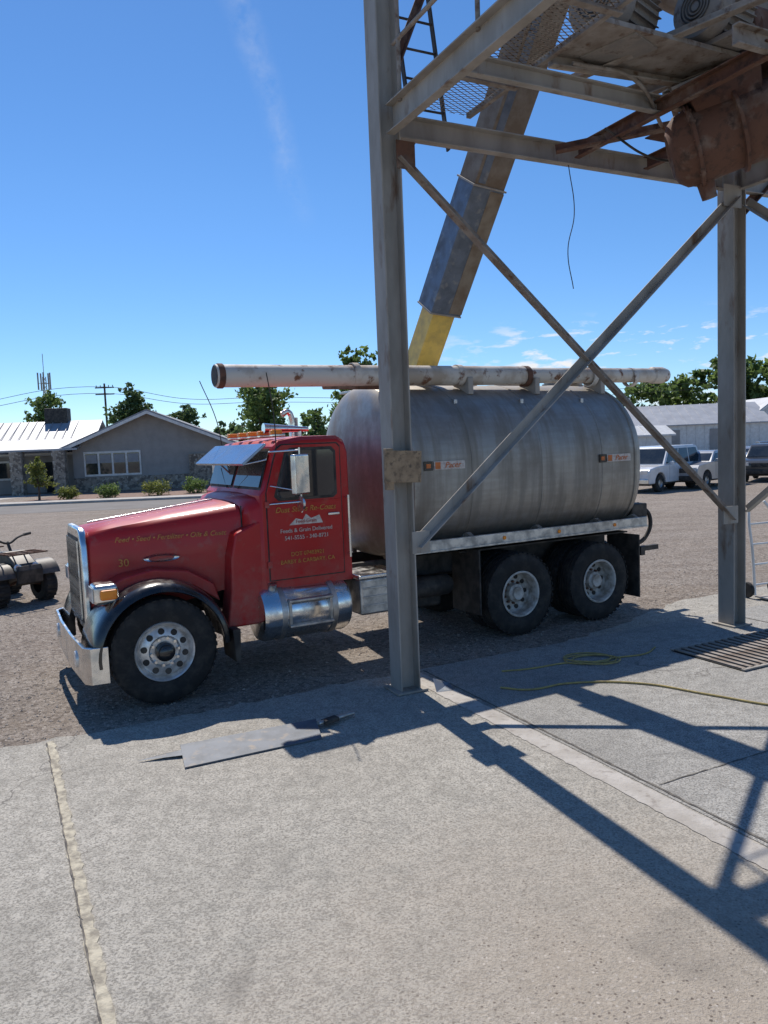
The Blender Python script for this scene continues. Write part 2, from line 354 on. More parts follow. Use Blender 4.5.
def kerb(name,p0,p1,wd,h,mat):
    p0=Vector(p0);p1=Vector(p1);d=(p1-p0).normalized();n=Vector((-d.y,d.x))
    q=[p0,p1,p1+n*wd,p0+n*wd]
    return prism(name,[(a.x,a.y) for a in q],0,h,mat,axis='z',bevel=.02)
kerb('sidewalk',(-120,38.6),(-6,41.8),1.6,.13,sidew)
sheet('driveway',[(-46,33.5),(-28,34.5),(-22.5,54),(-36,54)],.012,sidew)
sheet('planting_bed',[(-21.5,43.2),(-7,43.6),(-7,57),(-21.5,57)],.009,mulch)
sheet('lawn',[(-120,60),(-4,60),(-4,110),(-120,110)],.009,grassm)
v=[];f=[]
def stone_at(x,y,s):
    b=len(v); pts=[(1,0,0),(.1,.9,0),(-.9,.1,0),(-.1,-.9,0),(.1,.1,.6)]
    t=rr.uniform(0,6.28)
    for p in pts:
        k=s*rr.uniform(.7,1.2)
        px=p[0]*math.cos(t)-p[1]*math.sin(t); py=p[0]*math.sin(t)+p[1]*math.cos(t)
        v.append((x+px*k,y+py*k,.004+p[2]*s*rr.uniform(.6,1.1)))
    f.extend([(b,b+1,b+4),(b+1,b+2,b+4),(b+2,b+3,b+4),(b+3,b,b+4)])
for i in range(14000):
    a=rr.uniform(-8,12); b=-.5-abs(rr.gauss(0,3.2)); stone_at(*TW(a,b),min(.026,.006+rr.expovariate(200)))
for i in range(2200):
    a=rr.uniform(-6,6); b=-.5+abs(rr.gauss(0,.28)); stone_at(*TW(a,b),rr.uniform(.003,.010))
for i in range(260):
    a=rr.uniform(-4,6); b=rr.uniform(0,5); stone_at(*TW(a,b),rr.uniform(.002,.007))
mk('gravel',v,f,M('gravel_stones',(.40,.34,.28),.9,0,c2=(.24,.20,.165),s2=40,c3=(.50,.45,.39),s3=30),clean=False)

# ------------------------------------------------------------------ tower structure
T=empty('steel_loading_tower',(O.x,O.y,0),A)
H=5.55
for (x,y,top) in ((0,0,9.5),(4.78,0,6.6),(0,-4.9,9.5),(4.78,-4.9,9.5)):
    beam('post',(x,y,.03),(x,y,top),'I',.24,.22,steel,T,up=(1,0,0),t=.016)
    box('base_plate',(x,y,.022),(.34,.34,.02),steel,T)
B=lambda n,p1,p2,k='C',w=.09,h=.25,m=steel,**kw: beam(n,p1,p2,k,w,h,m,T,**kw)
B('girt',(.12,0,H),(4.66,0,H),h=.22)
B('girt',(4.9,0,H+.02),(8.5,0,H+.02))
B('side_girt',(0,-.12,H),(0,-4.78,H),h=.27)
B('side_girt',(4.78,-.12,H),(4.78,-4.78,H),h=.27)
B('brace',(.10,-.13,5.25),(4.68,-.13,1.42),'L',.10,.10,dustysteel,t=.012)
B('brace',(.10,-.16,1.5),(4.68,-.16,5.35),'L',.10,.10,steel,t=.012)
box('gusset',(.16,-.145,1.52),(.2,.012,.22),steel,T); box('gusset',(4.62,-.145,5.32),(.3,.012,.26),steel,T); box('gusset',(.16,-.115,5.25),(.2,.012,.26),rusty,T); box('gusset',(4.62,-.115,1.45),(.26,.012,.22),steel,T)
for z0,z1 in ((5.3,1.5),(1.5,5.3)):
    B('side_brace',(4.9,-.1,z0),(4.9,-4.8,z1),'L',.1,.1,steel,t=.012)
B('end_brace',(4.95,.0,5.2),(6.6,0,6.6),'L',.1,.1,rusty)
B('joist',(.06,-1.2,H+.06),(2.35,-1.2,H+.06),h=.16,w=.07)
B('joist',(2.35,-1.25,H+.10),(4.7,-1.25,H+.10),h=.16,w=.07)
B('joist',(1.9,-2.4,H+.06),(4.7,-2.4,H+.06),h=.16,w=.07,m=dustysteel)
for x in (2.3,3.3,4.1): B('cross_joist',(x,-.06,H+.02),(x,-2.4,H+.02),'C',.07,.14,rusty)
B('knee',(1.9,-.2,H-.04),(3.0,-1.0,H+.1),'L',.1,.1,rusty)
B('upper_joist',(1.0,-1.25,H+.22),(4.7,-1.5,H+.30),'C',.08,.12,dustysteel)
B('upper_joist',(1.35,-.9,H+.22),(2.4,-2.7,H+.46),'L',.09,.09,dustysteel)
B('upper_joist',(2.2,-.8,H+.25),(3.3,-2.7,H+.46),'C',.09,.14,dustysteel)
B('hanger',(2.0,-1.3,H+.9),(2.75,-1.1,H-.1),'L',.06,.06,dustysteel)
B('hanger',(2.75,-1.4,H+.9),(2.9,-1.2,H-.2),'L',.06,.06,rusty)
B('rust_brace',(0,.05,5.75),(1.0,.2,7.9),'L',.07,.07,rusty)
def grating(name,x0,x1,y0,y1,z,p=.07):
    v=[];f=[];wd=.0055
    def seg(a,b):
        a=Vector(a);b=Vector(b);d=(b-a).normalized();n=Vector((-d.y,d.x))*wd
        k=len(v); v.extend([(a.x+n.x,a.y+n.y,z),(b.x+n.x,b.y+n.y,z),(b.x-n.x,b.y-n.y,z),(a.x-n.x,a.y-n.y,z)]); f.append((k,k+1,k+2,k+3))
    W_=x1-x0; L_=y1-y0
    t=-W_*.5
    while t<L_:
        for sgn in (0,1):
            ya,yb=y0+t,y0+t+W_*.5
            xa,xb=(x0,x1) if sgn==0 else (x1,x0)
            u0=max(0,(y0-ya)/(yb-ya)); u1=min(1,(y1-ya)/(yb-ya))
            if u1>u0: seg((xa+(xb-xa)*u0,ya+(yb-ya)*u0),(xa+(xb-xa)*u1,ya+(yb-ya)*u1))
        t+=p
    ob=mk(name,v,f,dustysteel,T,clean=False)
    for xx in (x0,x1): beam('grating_edge',(xx,y0,z),(xx,y1,z),'L',.05,.05,dustysteel,T)
    return ob
grating('walkway_grating',.10,.92,-4.6,-.06,H+.19,.055)
for yy in (-.9,-2.2,-3.5): B('walkway_bearer',(.06,yy,H+.12),(.9,yy,H+.12),'L',.06,.06,dustysteel)
box('deck_plate',(3.9,-.65,H+.2),(1.6,.8,.012),rusty,T)
box('deck_plate',(3.6,-3.4,H+.5),(2.2,1.5,.012),dustysteel,T)
for yy in (-.3,-1.6,-3.0,-4.4): cyl('rail_post',(.02,yy,H+.1),(.02,yy,H+1.2),.02,dustysteel,T,seg=8)
for zz in (.65,1.2): cyl('handrail',(.02,-.2,H+zz),(.02,-4.6,H+zz),.02,dustysteel,T,seg=8)
lb=Vector((.72,.35,5.55)); lt=Vector((.50,.75,9.4))
for s in (-.21,.21): beam('ladder_rail',lb+Vector((s,0,0)),lt+Vector((s,0,0)),'R',.02,.06,dark,T,up=(0,1,0))
for i in range(13):
    c=lb+(lt-lb)*(i/12.5+.02); cyl('rung',c+Vector((-.21,0,0)),c+Vector((.21,0,0)),.013,dark,T,seg=8)
def motor(c,ang,r=.25,L=.62,m=dustysteel):
    e=bpy.data.objects.new('electric_motor',None); col.objects.link(e); e.parent=T; e.location=c; e.rotation_euler=(0,0,ang)
    lathe('motor_body',[(0,-L/2),(r*.55,-L/2),(r*.62,-L/2+.01),(r*.95,-L/2+.03),(r,-L/2+.06),(r,-L/2+.2),(r*.9,-L/2+.21),(r*.9,L/2-.08),(r*.7,L/2-.02),(r*.3,L/2),(.04,L/2),(.04,L/2+.12),(0,L/2+.12)],'x',(0,0,0),m,e,seg=32)
    for i in range(26):
        t=i/26*2*math.pi; box('fin',(.06,math.cos(t)*r*.94,math.sin(t)*r*.94),(L-.3,.008,.05),m,e,rot=(t-math.pi/2,0,0))
    for i in range(4): lathe('fan_guard',[(r*(.15+.12*i),-L/2-.004),(r*(.15+.12*i)+.008,-L/2-.010),(r*(.15+.12*i)+.016,-L/2-.004)],'x',(0,0,0),dark,e,seg=24)
    box('terminal_box',(0,r*.6,r*.85),(.2,.16,.14),m,e,bevel=.01); box('foot',(.03,0,-r-.02),(L*.55,r*1.9,.05),m,e,bevel=.008)
motordk=M('motor_grey',(.22,.20,.18),.75,.1,c2=(.30,.26,.22),s2=5,c3=(.12,.08,.06),s3=9,bump=(30,.3,.004))
motor((1.52,-1.50,H+.58),R(18),.28,.72,motordk); motor((2.45,-1.75,H+.62),R(8),.25,.62,motordk)
box('motor_base',(1.9,-1.55,H+.29),(1.7,.55,.04),dustysteel,T)
box('gearbox',(3.05,-1.65,H+.50),(.6,.5,.45),rusty,T,bevel=.05); box('gearbox',(3.5,-1.3,H+.62),(.5,.5,.3),motordk,T,bevel=.04)
lathe('pulley',[(0,-.06),(.3,-.06),(.32,-.05),(.27,0),(.32,.05),(.3,.06),(0,.06)],'x',(2.80,-1.6,H+.52),rusty,T,seg=32)
# round dust duct above
dp=[(2.2,-.9,H+1.5),(2.9,-1.3,H+1.05),(3.6,-1.6,H+.95),(4.6,-1.6,H+1.15)]
tube('dust_duct',dp,.20,dustysteel,T); 
for q in (1,2): lathe('duct_flange',[(.20,-.02),(.24,-.015),(.24,.015),(.20,.02)],'x',(dp[q][0],dp[q][1],dp[q][2]),steel,T,seg=24)
# rusty screw housing slung under the deck
dr=bpy.data.objects.new('screw_housing',None); col.objects.link(dr); dr.parent=T; dr.location=(2.85,-1.50,H-.26); dr.rotation_euler=(R(8),R(-14),R(-46))
lathe('housing_shell',[(0,-.42),(.20,-.50),(.27,-.47),(.33,-.40),(.35,-.30),(.39,-.29),(.39,-.26),(.35,-.25),(.34,.1),(.39,.11),(.39,.14),(.34,.15),(.34,.55),(.39,.56),(.39,.59),(.34,.6),(.34,1.1),(0,1.1)],'x',(0,0,0),rusty,dr,seg=32)
prism('housing_inlet',[(-.2,.15),(.35,.15),(.40,.5),(-.25,.5)],-.24,.24,rusty,dr,bevel=.015)
box('housing_flange',(.08,0,.51),(.9,.66,.03),motordk,dr,bevel=.005)
for i in range(14):
    t=i/14*6.283; cyl('bolt',(-.305,.37*math.cos(t),.37*math.sin(t)),(-.245,.37*math.cos(t),.37*math.sin(t)),.013,rusty,dr,seg=6)
cyl('drain_spout',(-.25,0,-.25),(-.25,0,-.50),.09,rusty,dr,r2=.07)
tube('loose_cable',[(2.15,-.1,5.4),(2.20,-.12,4.9),(2.12,-.1,4.5),(2.17,-.12,4.1)],.005,dark,T)
tube('loose_cable',[(2.2,-.6,5.6),(2.6,-.9,5.25),(3.2,-1.0,5.35),(3.6,-.7,5.6)],.012,dark,T)
tube('conduit',[(1.2,-1.3,5.75),(1.9,-1.32,5.72),(2.6,-1.0,5.5),(3.4,-.5,5.72)],.018,dustysteel,T)
box('plywood_board',(-.02,-.16,2.28),(.40,.02,.31),plywood,T,rot=(0,R(3),0)); box('wood_block',(-.16,-.13,2.26),(.08,.06,.40),plywood,T,bevel=.005)
# loading spout
Ls=empty('loading_spout',(0,0,0))
b0=Vector((.52,10.34,3.42)); t0=Vector((1.56,8.90,6.2)); dd=(t0-b0).normalized()
up=Vector((ex.x,ex.y,0))
def sp_seg(n,k0,k1,wd,dp,m): return beam(n,b0+dd*k0,b0+dd*k1,'R',dp,wd,m,Ls,up=up)
sp_seg('discharge_sleeve',0,.92,.32,.30,yellow)
sp_seg('spout_lower',.90,2.45,.44,.36,galv)
sp_seg('spout_upper',2.45,7.5,.42,.36,tanbrown)
sp_seg('spout_flange',2.44,2.46,.47,.41,steel)
sp_seg('spout_flange',.89,.91,.46,.38,steel)
su=(up-dd*up.dot(dd)).normalized()
beam('spout_side_strip',b0+dd*.93+su*.13,b0+dd*2.42+su*.13,'R',.37,.19,tanbrown,Ls,up=up)
beam('spout_side_strip',b0+dd*2.48-su*.12,b0+dd*5-su*.12,'R',.37,.10,galv,Ls,up=up)

# ------------------------------------------------------------------ truck
TA=R(209); K=empty('tanker_truck',(-2.82,8.49,.008),TA)
def wheel(x,y,side,front=False):
    e=bpy.data.objects.new('wheel',None); col.objects.link(e); e.parent=K; e.location=(x,y,.53); e.rotation_euler=(0,0,0 if side>0 else math.pi)
    lathe('tire',[(.285,-.12),(.31,-.14),(.40,-.15),(.49,-.14),(.522,-.12),(.53,-.10),(.53,-.062),(.515,-.058),(.515,-.048),(.53,-.044),(.53,-.006),(.515,-.004),(.515,.004),(.53,.008),(.53,.044),(.515,.048),(.515,.058),(.53,.062),(.53,.10),(.522,.12),(.49,.14),(.42,.152),(.36,.148),(.31,.135),(.285,.12)],'y',(0,0,0),rubber,e,seg=64)
    vv=[];ff=[]
    for i in range(44):
        t=i/44*6.283; c,s_=math.cos(t),math.sin(t)
        for s in (-1,1):
            k=len(vv)
            for dr_ in (-.012,.012):
                for dy in (-.028,.028):
                    for dz in (-.02,.02):
                        rr_=.522+dr_*.6; vv.append((rr_*c-dz*s_,s*.112+dy,rr_*s_+dz*c))
            ff+= [(k,k+1,k+3,k+2),(k+4,k+6,k+7,k+5),(k,k+4,k+5,k+1),(k+2,k+3,k+7,k+6),(k,k+2,k+6,k+4),(k+1,k+5,k+7,k+3)]
    mk('tread_lugs',vv,ff,rubber,e,clean=False)
    if front:
        lathe('rim',[(.25,-.12),(.29,-.12),(.262,-.05),(.262,.08),(.285,.115),(.300,.130),(.294,.144),(.275,.13),(.262,.10),(.252,.075),(.225,.10),(.16,.115),(.14,.10),(.0,.10)],'y',(0,0,0),rimalu,e,seg=48)
        lathe('hub',[(.10,.09),(.095,.15),(.075,.16),(.07,.20),(.045,.215),(0,.215)],'y',(0,0,0),black,e,seg=24)
        for i in range(10):
            t=i/10*6.283+.2; c=(.205*math.cos(t),.1085,.205*math.sin(t)); cyl('hole_shade_disc',(c[0],.09,c[2]),(c[0],.112,c[2]),.032,dark,e,seg=14)  # solid dark disc painted as the shade inside each rim hole
            t+=.31; cyl('lug_nut',(.135*math.cos(t),.10,.135*math.sin(t)),(.135*math.cos(t),.14,.135*math.sin(t)),.016,chrome,e,seg=6)
    else:
        lathe('rim',[(.285,.128),(.297,.137),(.29,.146),(.272,.14),(.262,.11),(.255,-.03),(.235,-.05),(.17,-.06),(.15,-.05),(.0,-.05)],'y',(0,0,0),whiterim,e,seg=48)
        lathe('hub',[(.12,-.05),(.115,.04),(.085,.06),(.08,.09),(0,.095)],'y',(0,0,0),whiterim,e,seg=24)
        for i in range(10):
            t=i/10*6.283; cyl('hole_shade_disc',(.205*math.cos(t),-.07,.205*math.sin(t)),(.205*math.cos(t),-.044,.205*math.sin(t)),.030,dark,e,seg=12)  # dark discs again stand for shaded holes in the rear rims
            t+=.31; cyl('lug_nut',(.14*math.cos(t),-.05,.14*math.sin(t)),(.14*math.cos(t),-.01,.14*math.sin(t)),.016,rusty,e,seg=6)
for s in (1,-1):
    wheel(-.04,s*1.02,s,True)
    for xx in (-4.52,-5.88):
        wheel(xx,s*1.04,s); wheel(xx,s*.72,s)
for xx in (-.04,-4.52,-5.88): cyl('axle',(xx,-.9,.53),(xx,.9,.53),.07,dark,K)
for xx in (-4.52,-5.88): lathe('differential',[(0,-.2),(.15,-.15),(.2,0),(.15,.15),(0,.2)],'y',(xx,0,.53),dark,K,seg=16)
for s in (1,-1): box('frame_rail',(-3.05,s*.42,.93),(7.3,.08,.26),dark,K,bevel=.01)
box('cross_member',(.45,0,.8),(.1,.9,.2),dark,K); box('engine_block',(-.35,0,1.0),(1.3,.6,.6),dark,K,bevel=.05)
bp=[(.66,-1.18),(.72,-1.1),(.75,-.4),(.75,.4),(.72,1.1),(.66,1.18),(.50,1.2),(.50,1.17),(.64,1.14),(.69,1.08),(.72,.4),(.72,-.4),(.69,-1.08),(.64,-1.14),(.50,-1.17),(.50,-1.2)]
prism('bumper',bp,.32,.68,chrome,K,axis='z',bevel=.008)
for s in (-.75,.75): lathe('fog_lamp',[(0,.0),(.08,.0),(.09,-.03)],'x',(.755,s,.5),lens,K,seg=16)
def hoodsec(x,w,zt,zb):
    pts=[(w,zb),(w*1.01,zb+.3*(zt-zb)),(w,zt-.16),(w*.97,zt-.09),(w*.88,zt-.035),(w*.6,zt-.01),(w*.25,zt)]
    pts=pts+[(-a,b) for a,b in reversed(pts)]
    return [(x,a,b) for a,b in pts]
loft('hood',[hoodsec(.53,.47,1.71,.85),hoodsec(.49,.50,1.745,.85),hoodsec(.2,.55,1.79,.85),hoodsec(-.3,.63,1.85,.9),hoodsec(-.8,.74,1.91,1.0),hoodsec(-1.0,.82,1.935,1.0)],red,K)
loft('cowl',[hoodsec(-1.01,.84,1.94,.62),hoodsec(-1.06,.94,1.98,.62),hoodsec(-1.18,.99,2.02,.62)],red,K)
box('hood_trim',(-.25,.0,1.862),(1.4,.016,.02),chrome,K,rot=(0,R(6.5),0),bevel=.006)
for s in (1,-1):
    box('hood_seam',(-1.003,s*.835,1.5),(.012,.012,.8),dark,K)
    box('hood_latch',(-.93,s*.80,1.45),(.05,.02,.09),chrome,K,bevel=.006)
gs=[(-.50,.70),(.50,.70),(.52,1.58),(.46,1.71),(.38,1.76),(-.38,1.76),(-.46,1.71),(-.52,1.58)]
prism('grille_shell',gs,.525,.60,chrome,K,axis='x',bevel=.025)
gi=[(-.43,.78),(.43,.78),(.44,1.56),(.38,1.66),(-.38,1.66),(-.44,1.56)]
prism('grille_mesh',gi,.595,.604,dark,K,axis='x')
for i in range(15):
    y=-.40+i*.057; box('grille_bar',(.612,y,1.21),(.016,.012,.84),chrome,K)
def fender(side):
    secs=[];n=26
    for i in range(n+1):
        t=R(-6+186*i/n)
        def P(r,y): return (-.04+r*math.cos(t),side*y,.53+r*math.sin(t))
        secs.append([P(.63,.5),P(.70,.5),P(.705,.8),P(.70,1.02),P(.685,1.12),P(.655,1.18),P(.61,1.20),P(.60,1.185),P(.64,1.15),P(.67,1.02),P(.675,.8)])
    return loft('fender',secs,black,K,closed=True,sharp=60)
for s in (1,-1):
    fender(s)
    prism('fender_fairing',[(.46,.98),(.54,1.12),(.26,1.27),(-.04,1.32),(-.39,1.27),(-.66,1.1),(-.72,.9),(-.44,1.1),(-.04,1.2),(.26,1.1)],s*.45,s*.86,red,K,bevel=.02)
    prism('cowl_skirt',[(-.74,.62),(-.80,1.0),(-.82,1.35),(-.88,1.62),(-1.18,1.75),(-1.18,.62)],s*.7,s*.985,red,K,bevel=.03)
    prism('splash_flap',[(-.76,.30),(-.74,.64),(-.82,.64),(-.81,.30)],s*.75,s*1.16,dark,K)
    box('headlight_bracket',(.38,s*.68,1.12),(.10,.30,.08),chrome,K,bevel=.02)
    box('headlight_pod',(.46,s*.90,1.15),(.24,.28,.20),chrome,K,bevel=.045)
    box('headlight_lens',(.582,s*.90,1.15),(.012,.22,.15),lens,K,bevel=.01)
    box('turn_signal',(.44,s*1.055,1.15),(.16,.05,.10),amber,K,bevel=.02)
cabp=[(-1.16,.98),(-1.16,2.0),(-1.20,2.06),(-1.36,2.53),(-1.44,2.59),(-1.7,2.63),(-2.12,2.63),(-2.21,2.58),(-2.24,2.47),(-2.24,.98)]
def cabsec(y,inset,dz):
    return [(x+inset*(.6 if x>-1.7 else -.3)*-1*(1 if z>2 else .3),y,z-dz if z>2.45 else z) for x,z in cabp]
cab=loft('cab_shell',[cabsec(-1.0,.05,.06),cabsec(-.93,0,.012),cabsec(-.5,0,0),cabsec(.5,0,0),cabsec(.93,0,.012),cabsec(1.0,.05,.06)],red,K,cap=True,sharp=30)
bv=cab.modifiers.new('b','BEVEL'); bv.width=.02; bv.segments=2; bv.limit_method='ANGLE'; bv.angle_limit=R(40)
def quad(name,p,mat,th=.006):
    a,b,c,d=[Vector(q) for q in p]; n=(b-a).cross(d-a).normalized()*th
    return mk(name,[a,b,c,d,a+n,b+n,c+n,d+n],[(0,1,2,3),(4,5,6,7),(0,1,5,4),(1,2,6,5),(2,3,7,6),(3,0,4,7)],mat,K,bevel=.002)
wx0,wz0,wx1,wz1=-1.208,2.085,-1.340,2.47
for s in (1,-1):
    quad('windshield',[(wx0+.012,s*.05,wz0),(wx0+.012,s*.90,wz0),(wx1+.012,s*.88,wz1),(wx1+.012,s*.05,wz1)],glass,.006*s)
    quad('windshield_gasket',[(wx0+.008,s*.02,wz0-.03),(wx0+.008,s*.93,wz0-.03),(wx1+.004,s*.91,wz1+.03),(wx1+.004,s*.02,wz1+.03)],dark,.004*s)
    def sidepanel(name,pts,off,mat,th=.006):
        return prism(name,pts,s*off,s*(off+th),mat,K,bevel=.003)
    door=[(-1.24,1.08),(-1.24,2.03),(-1.38,2.49),(-1.44,2.53),(-2.08,2.53),(-2.12,2.49),(-2.12,1.08)]
    sidepanel('door_gap',[(x-.014 if x<-1.7 else x+.014,z+(.014 if z>2.3 else -.014)) for x,z in door],.999,dark,.004)
    sidepanel('door',door,1.0,red,.014)
    sidepanel('door_crease',[(-1.27,1.90),(-1.27,1.915),(-2.10,1.915),(-2.10,1.90)],1.012,red,.010)
    win=[(-1.35,2.00),(-1.48,2.43),(-1.54,2.47),(-2.00,2.47),(-2.04,2.43),(-2.04,2.00),(-2.00,1.96),(-1.39,1.96)]
    sidepanel('window_seal',[(-1.32,1.98),(-1.46,2.45),(-1.53,2.50),(-2.02,2.50),(-2.07,2.45),(-2.07,1.97),(-2.02,1.93),(-1.37,1.93)],1.012,dark,.006)
    sidepanel('side_window',win,1.016,glass,.005)
    box('vent_divider',(-1.58,s*1.024,2.22),(.02,.01,.5),dark,K)
    box('door_handle',(-2.01,s*1.03,1.75),(.14,.03,.03),chrome,K,bevel=.008)
    box('door_hinge',(-1.235,s*1.012,1.9),(.05,.02,.07),red,K,bevel=.005); box('door_hinge',(-1.235,s*1.012,1.25),(.05,.02,.07),red,K,bevel=.005)
    cyl('grab_handle',(-2.18,s*1.07,1.25),(-2.18,s*1.07,1.95),.014,chrome,K)
    for z in (1.28,1.92): cyl('grab_standoff',(-2.18,s*1.0,z),(-2.18,s*1.07,z),.010,chrome,K)
    box('mirror_head',(-1.50,s*1.34,2.22),(.07,.26,.42),chrome,K,bevel=.02,rot=(0,0,s*R(-58))); box('mirror_glass',(-1.524,s*1.304,2.22),(.006,.20,.38),lens,K,rot=(0,0,s*R(-58)))
    lathe('spot_mirror',[(0,-.03),(.07,-.01),(.085,.02),(0,.025)],'x',(-1.50,s*1.35,1.91),chrome,K,seg=18)
    cyl('mirror_arm',(-1.30,s*.98,2.46),(-1.50,s*1.34,2.47),.012,chrome,K); cyl('mirror_arm',(-1.26,s*1.0,1.90),(-1.50,s*1.34,1.93),.012,chrome,K); cyl('mirror_arm',(-1.50,s*1.34,1.82),(-1.50,s*1.34,2.50),.010,chrome,K)
    cyl('mirror_arm',(-1.28,s*1.0,2.1),(-1.50,s*1.34,2.04),.008,chrome,K)
prism('sun_visor',[(-1.02,2.35),(-1.29,2.56),(-1.31,2.54),(-1.04,2.325)],-.90,.90,visorm,K,bevel=.006)
for s in (1,-1): cyl('visor_bracket',(-1.05,s*.88,2.34),(-1.3,s*.9,2.38),.01,chrome,K)
for i,yy in enumerate((-.75,-.35,0,.35,.75)):
    box('marker_lamp_base',(-1.50,yy,2.642),(.16,.09,.03),chrome,K,bevel=.01); box('marker_lamp',(-1.48,yy,2.675),(.14,.08,.06),amber,K,bevel=.02)
cyl('air_horn',(-2.0,.45,2.71),(-1.45,.45,2.73),.025,chrome,K,r2=.06); cyl('horn_stand',(-1.9,.45,2.61),(-1.9,.45,2.71),.02,chrome,K)
tube('vent_hook',[(-1.95,.1,2.62),(-1.95,.1,2.85),(-1.9,.1,2.93),(-1.82,.1,2.90)],.035,chrome,K)
tube('whip_antenna',[(-1.38,1.0,2.45),(-1.36,1.02,2.9),(-1.30,1.03,3.30)],.006,dark,K)
tube('whip_antenna',[(-1.42,-1.0,2.5),(-1.36,-1.02,2.9),(-1.18,-1.05,3.4)],.006,dark,K)
for s in (-1,1): cyl('wiper',(-1.19,s*.2,2.06),(-1.26,s*.6,2.28),.008,dark,K)
yt=1.02
text('door_lettering','Dust Stops Re-Coats',(-1.68,yt,1.83),.084,yellowtxt,K,shear=.3)
prism('door_logo',[(-1.48,1.66),(-1.56,1.73),(-1.64,1.71),(-1.68,1.77),(-1.74,1.72),(-1.84,1.75),(-1.88,1.66)],1.015,1.018,whitetxt,K)
text('door_lettering','Feed-Grain',(-1.68,yt,1.695),.055,red,K)
text('door_lettering','Feeds & Grain Delivered',(-1.68,yt,1.60),.062,whitetxt,K)
text('door_lettering','541-5555 - 340-8721',(-1.68,yt,1.52),.062,whitetxt,K)
text('door_lettering','DOT 07483921',(-1.68,yt,1.34),.062,yellowtxt,K); text('door_lettering','BARBY & CARBARY, CA',(-1.68,yt,1.26),.062,yellowtxt,K)
text('hood_lettering','Feed • Seed • Fertilizer • Oils & Custom',(-.32,.672,1.62),.074,yellowtxt,K,rot=(R(90),0,R(180-9.5)),shear=.3)
text('hood_lettering','30',(.20,.588,1.38),.11,yellowtxt,K,rot=(R(90),0,R(180-8)))
em=lathe('hood_emblem',[(0,.0),(.08,.004),(.095,.012),(.1,0)],'y',(0,0,0),chrome,K,seg=24); em.location=(-.18,.63,1.40); em.scale=(1.9,1,.42); em.rotation_euler=(0,0,R(-9))
em=lathe('hood_emblem_inlay',[(0,.014),(.08,.016),(.08,.0)],'y',(0,0,0),red,K,seg=24); em.location=(-.18,.63,1.40); em.scale=(1.6,1,.3); em.rotation_euler=(0,0,R(-9))
def ftank(s):
    fx,fz=-1.62,.71
    lathe('fuel_tank',[(0,-.53),(.24,-.53),(.285,-.515),(.31,-.47),(.31,.47),(.285,.515),(.24,.53),(0,.53)],'x',(fx,s*.86,fz),chrome,K,seg=48)
    for x in (fx+.3,fx-.3):
        lathe('tank_strap',[(.31,-.03),(.32,-.03),(.32,.03),(.31,.03)],'x',(x,s*.86,fz),alu,K,seg=48)
    for z in (fz-.12,fz+.15): box('tank_step',(fx,s*1.175,z),(.52,.08,.03),alu,K,bevel=.008)
    for x in (fx+.24,fx-.24): box('tank_step_hanger',(x,s*1.16,fz+.02),(.03,.05,.30),alu,K)
    cyl('filler_cap',(-1.25,s*.98,fz+.26),(-1.25,s*1.02,fz+.34),.05,chrome,K)
    box('battery_box',(-2.52,s*.88,.78),(.56,.56,.42),alu,K,bevel=.03)
    for z in (.68,.78,.88): box('battery_box_rib',(-2.52,s*1.165,z),(.5,.012,.02),alu,K,bevel=.004)
    box('battery_box_lid',(-2.52,s*.88,1.01),(.60,.60,.05),chrome,K,bevel=.015)
    box('cab_step_plate',(-1.7,s*.80,1.03),(1.05,.36,.05),dark,K)
ftank(1); ftank(-1)
cyl('exhaust_pipe',(-2.36,-.85,1.0),(-2.36,-.85,2.9),.065,chrome,K)
cyl('hydraulic_hose',(-2.9,.8,.7),(-3.6,.9,.75),.03,dark,K)
lathe('air_tank',[(0,-.35),(.1,-.33),(.13,-.28),(.13,.28),(.1,.33),(0,.35)],'x',(-3.35,.8,.72),dark,K,seg=20)
box('pump_housing',(-3.3,.5,.62),(.6,.5,.35),dark,K,bevel=.05)
TY=1.15; TR=1.08; TZ=2.17; x0=-2.84; x1=-6.86
def tsec(x,s,n=96):
    P=[]
    for i in range(n):
        t=2*math.pi*i/n; c,sn=math.cos(t),math.sin(t)
        p=2/2.15 if sn>0 else 2/2.9
        y=TY*s*math.copysign(abs(c)**p,c); z=TR*s*math.copysign(abs(sn)**p,sn)
        P.append((x,y,TZ+z))
    return P
st_=[(x0+.06,.02),(x0+.058,.28),(x0+.04,.55),(x0+.0,.80),(x0-.05,.93),(x0-.10,.98),(x0-.17,1.0)]
for rx in (-3.85,-4.95,-6.0): st_+=[(rx+.02,1.0),(rx+.016,1.006),(rx-.016,1.006),(rx-.02,1.0)]
st_+=[(x1+.24,1.0),(x1+.15,.98),(x1+.06,.92),(x1-.02,.80),(x1-.10,.55),(x1-.14,.28),(x1-.15,.02)]
loft('tank_vessel',[tsec(x,s) for x,s in st_],stainless,K,closed=True,sharp=25)
for xx in (x0-.18,x1+.25):
    loft('tank_head_ring',[tsec(xx+.02,1.0),tsec(xx+.015,1.012),tsec(xx-.015,1.012),tsec(xx-.02,1.0)],stainless,K,closed=True,cap=False)
RZ=1.27
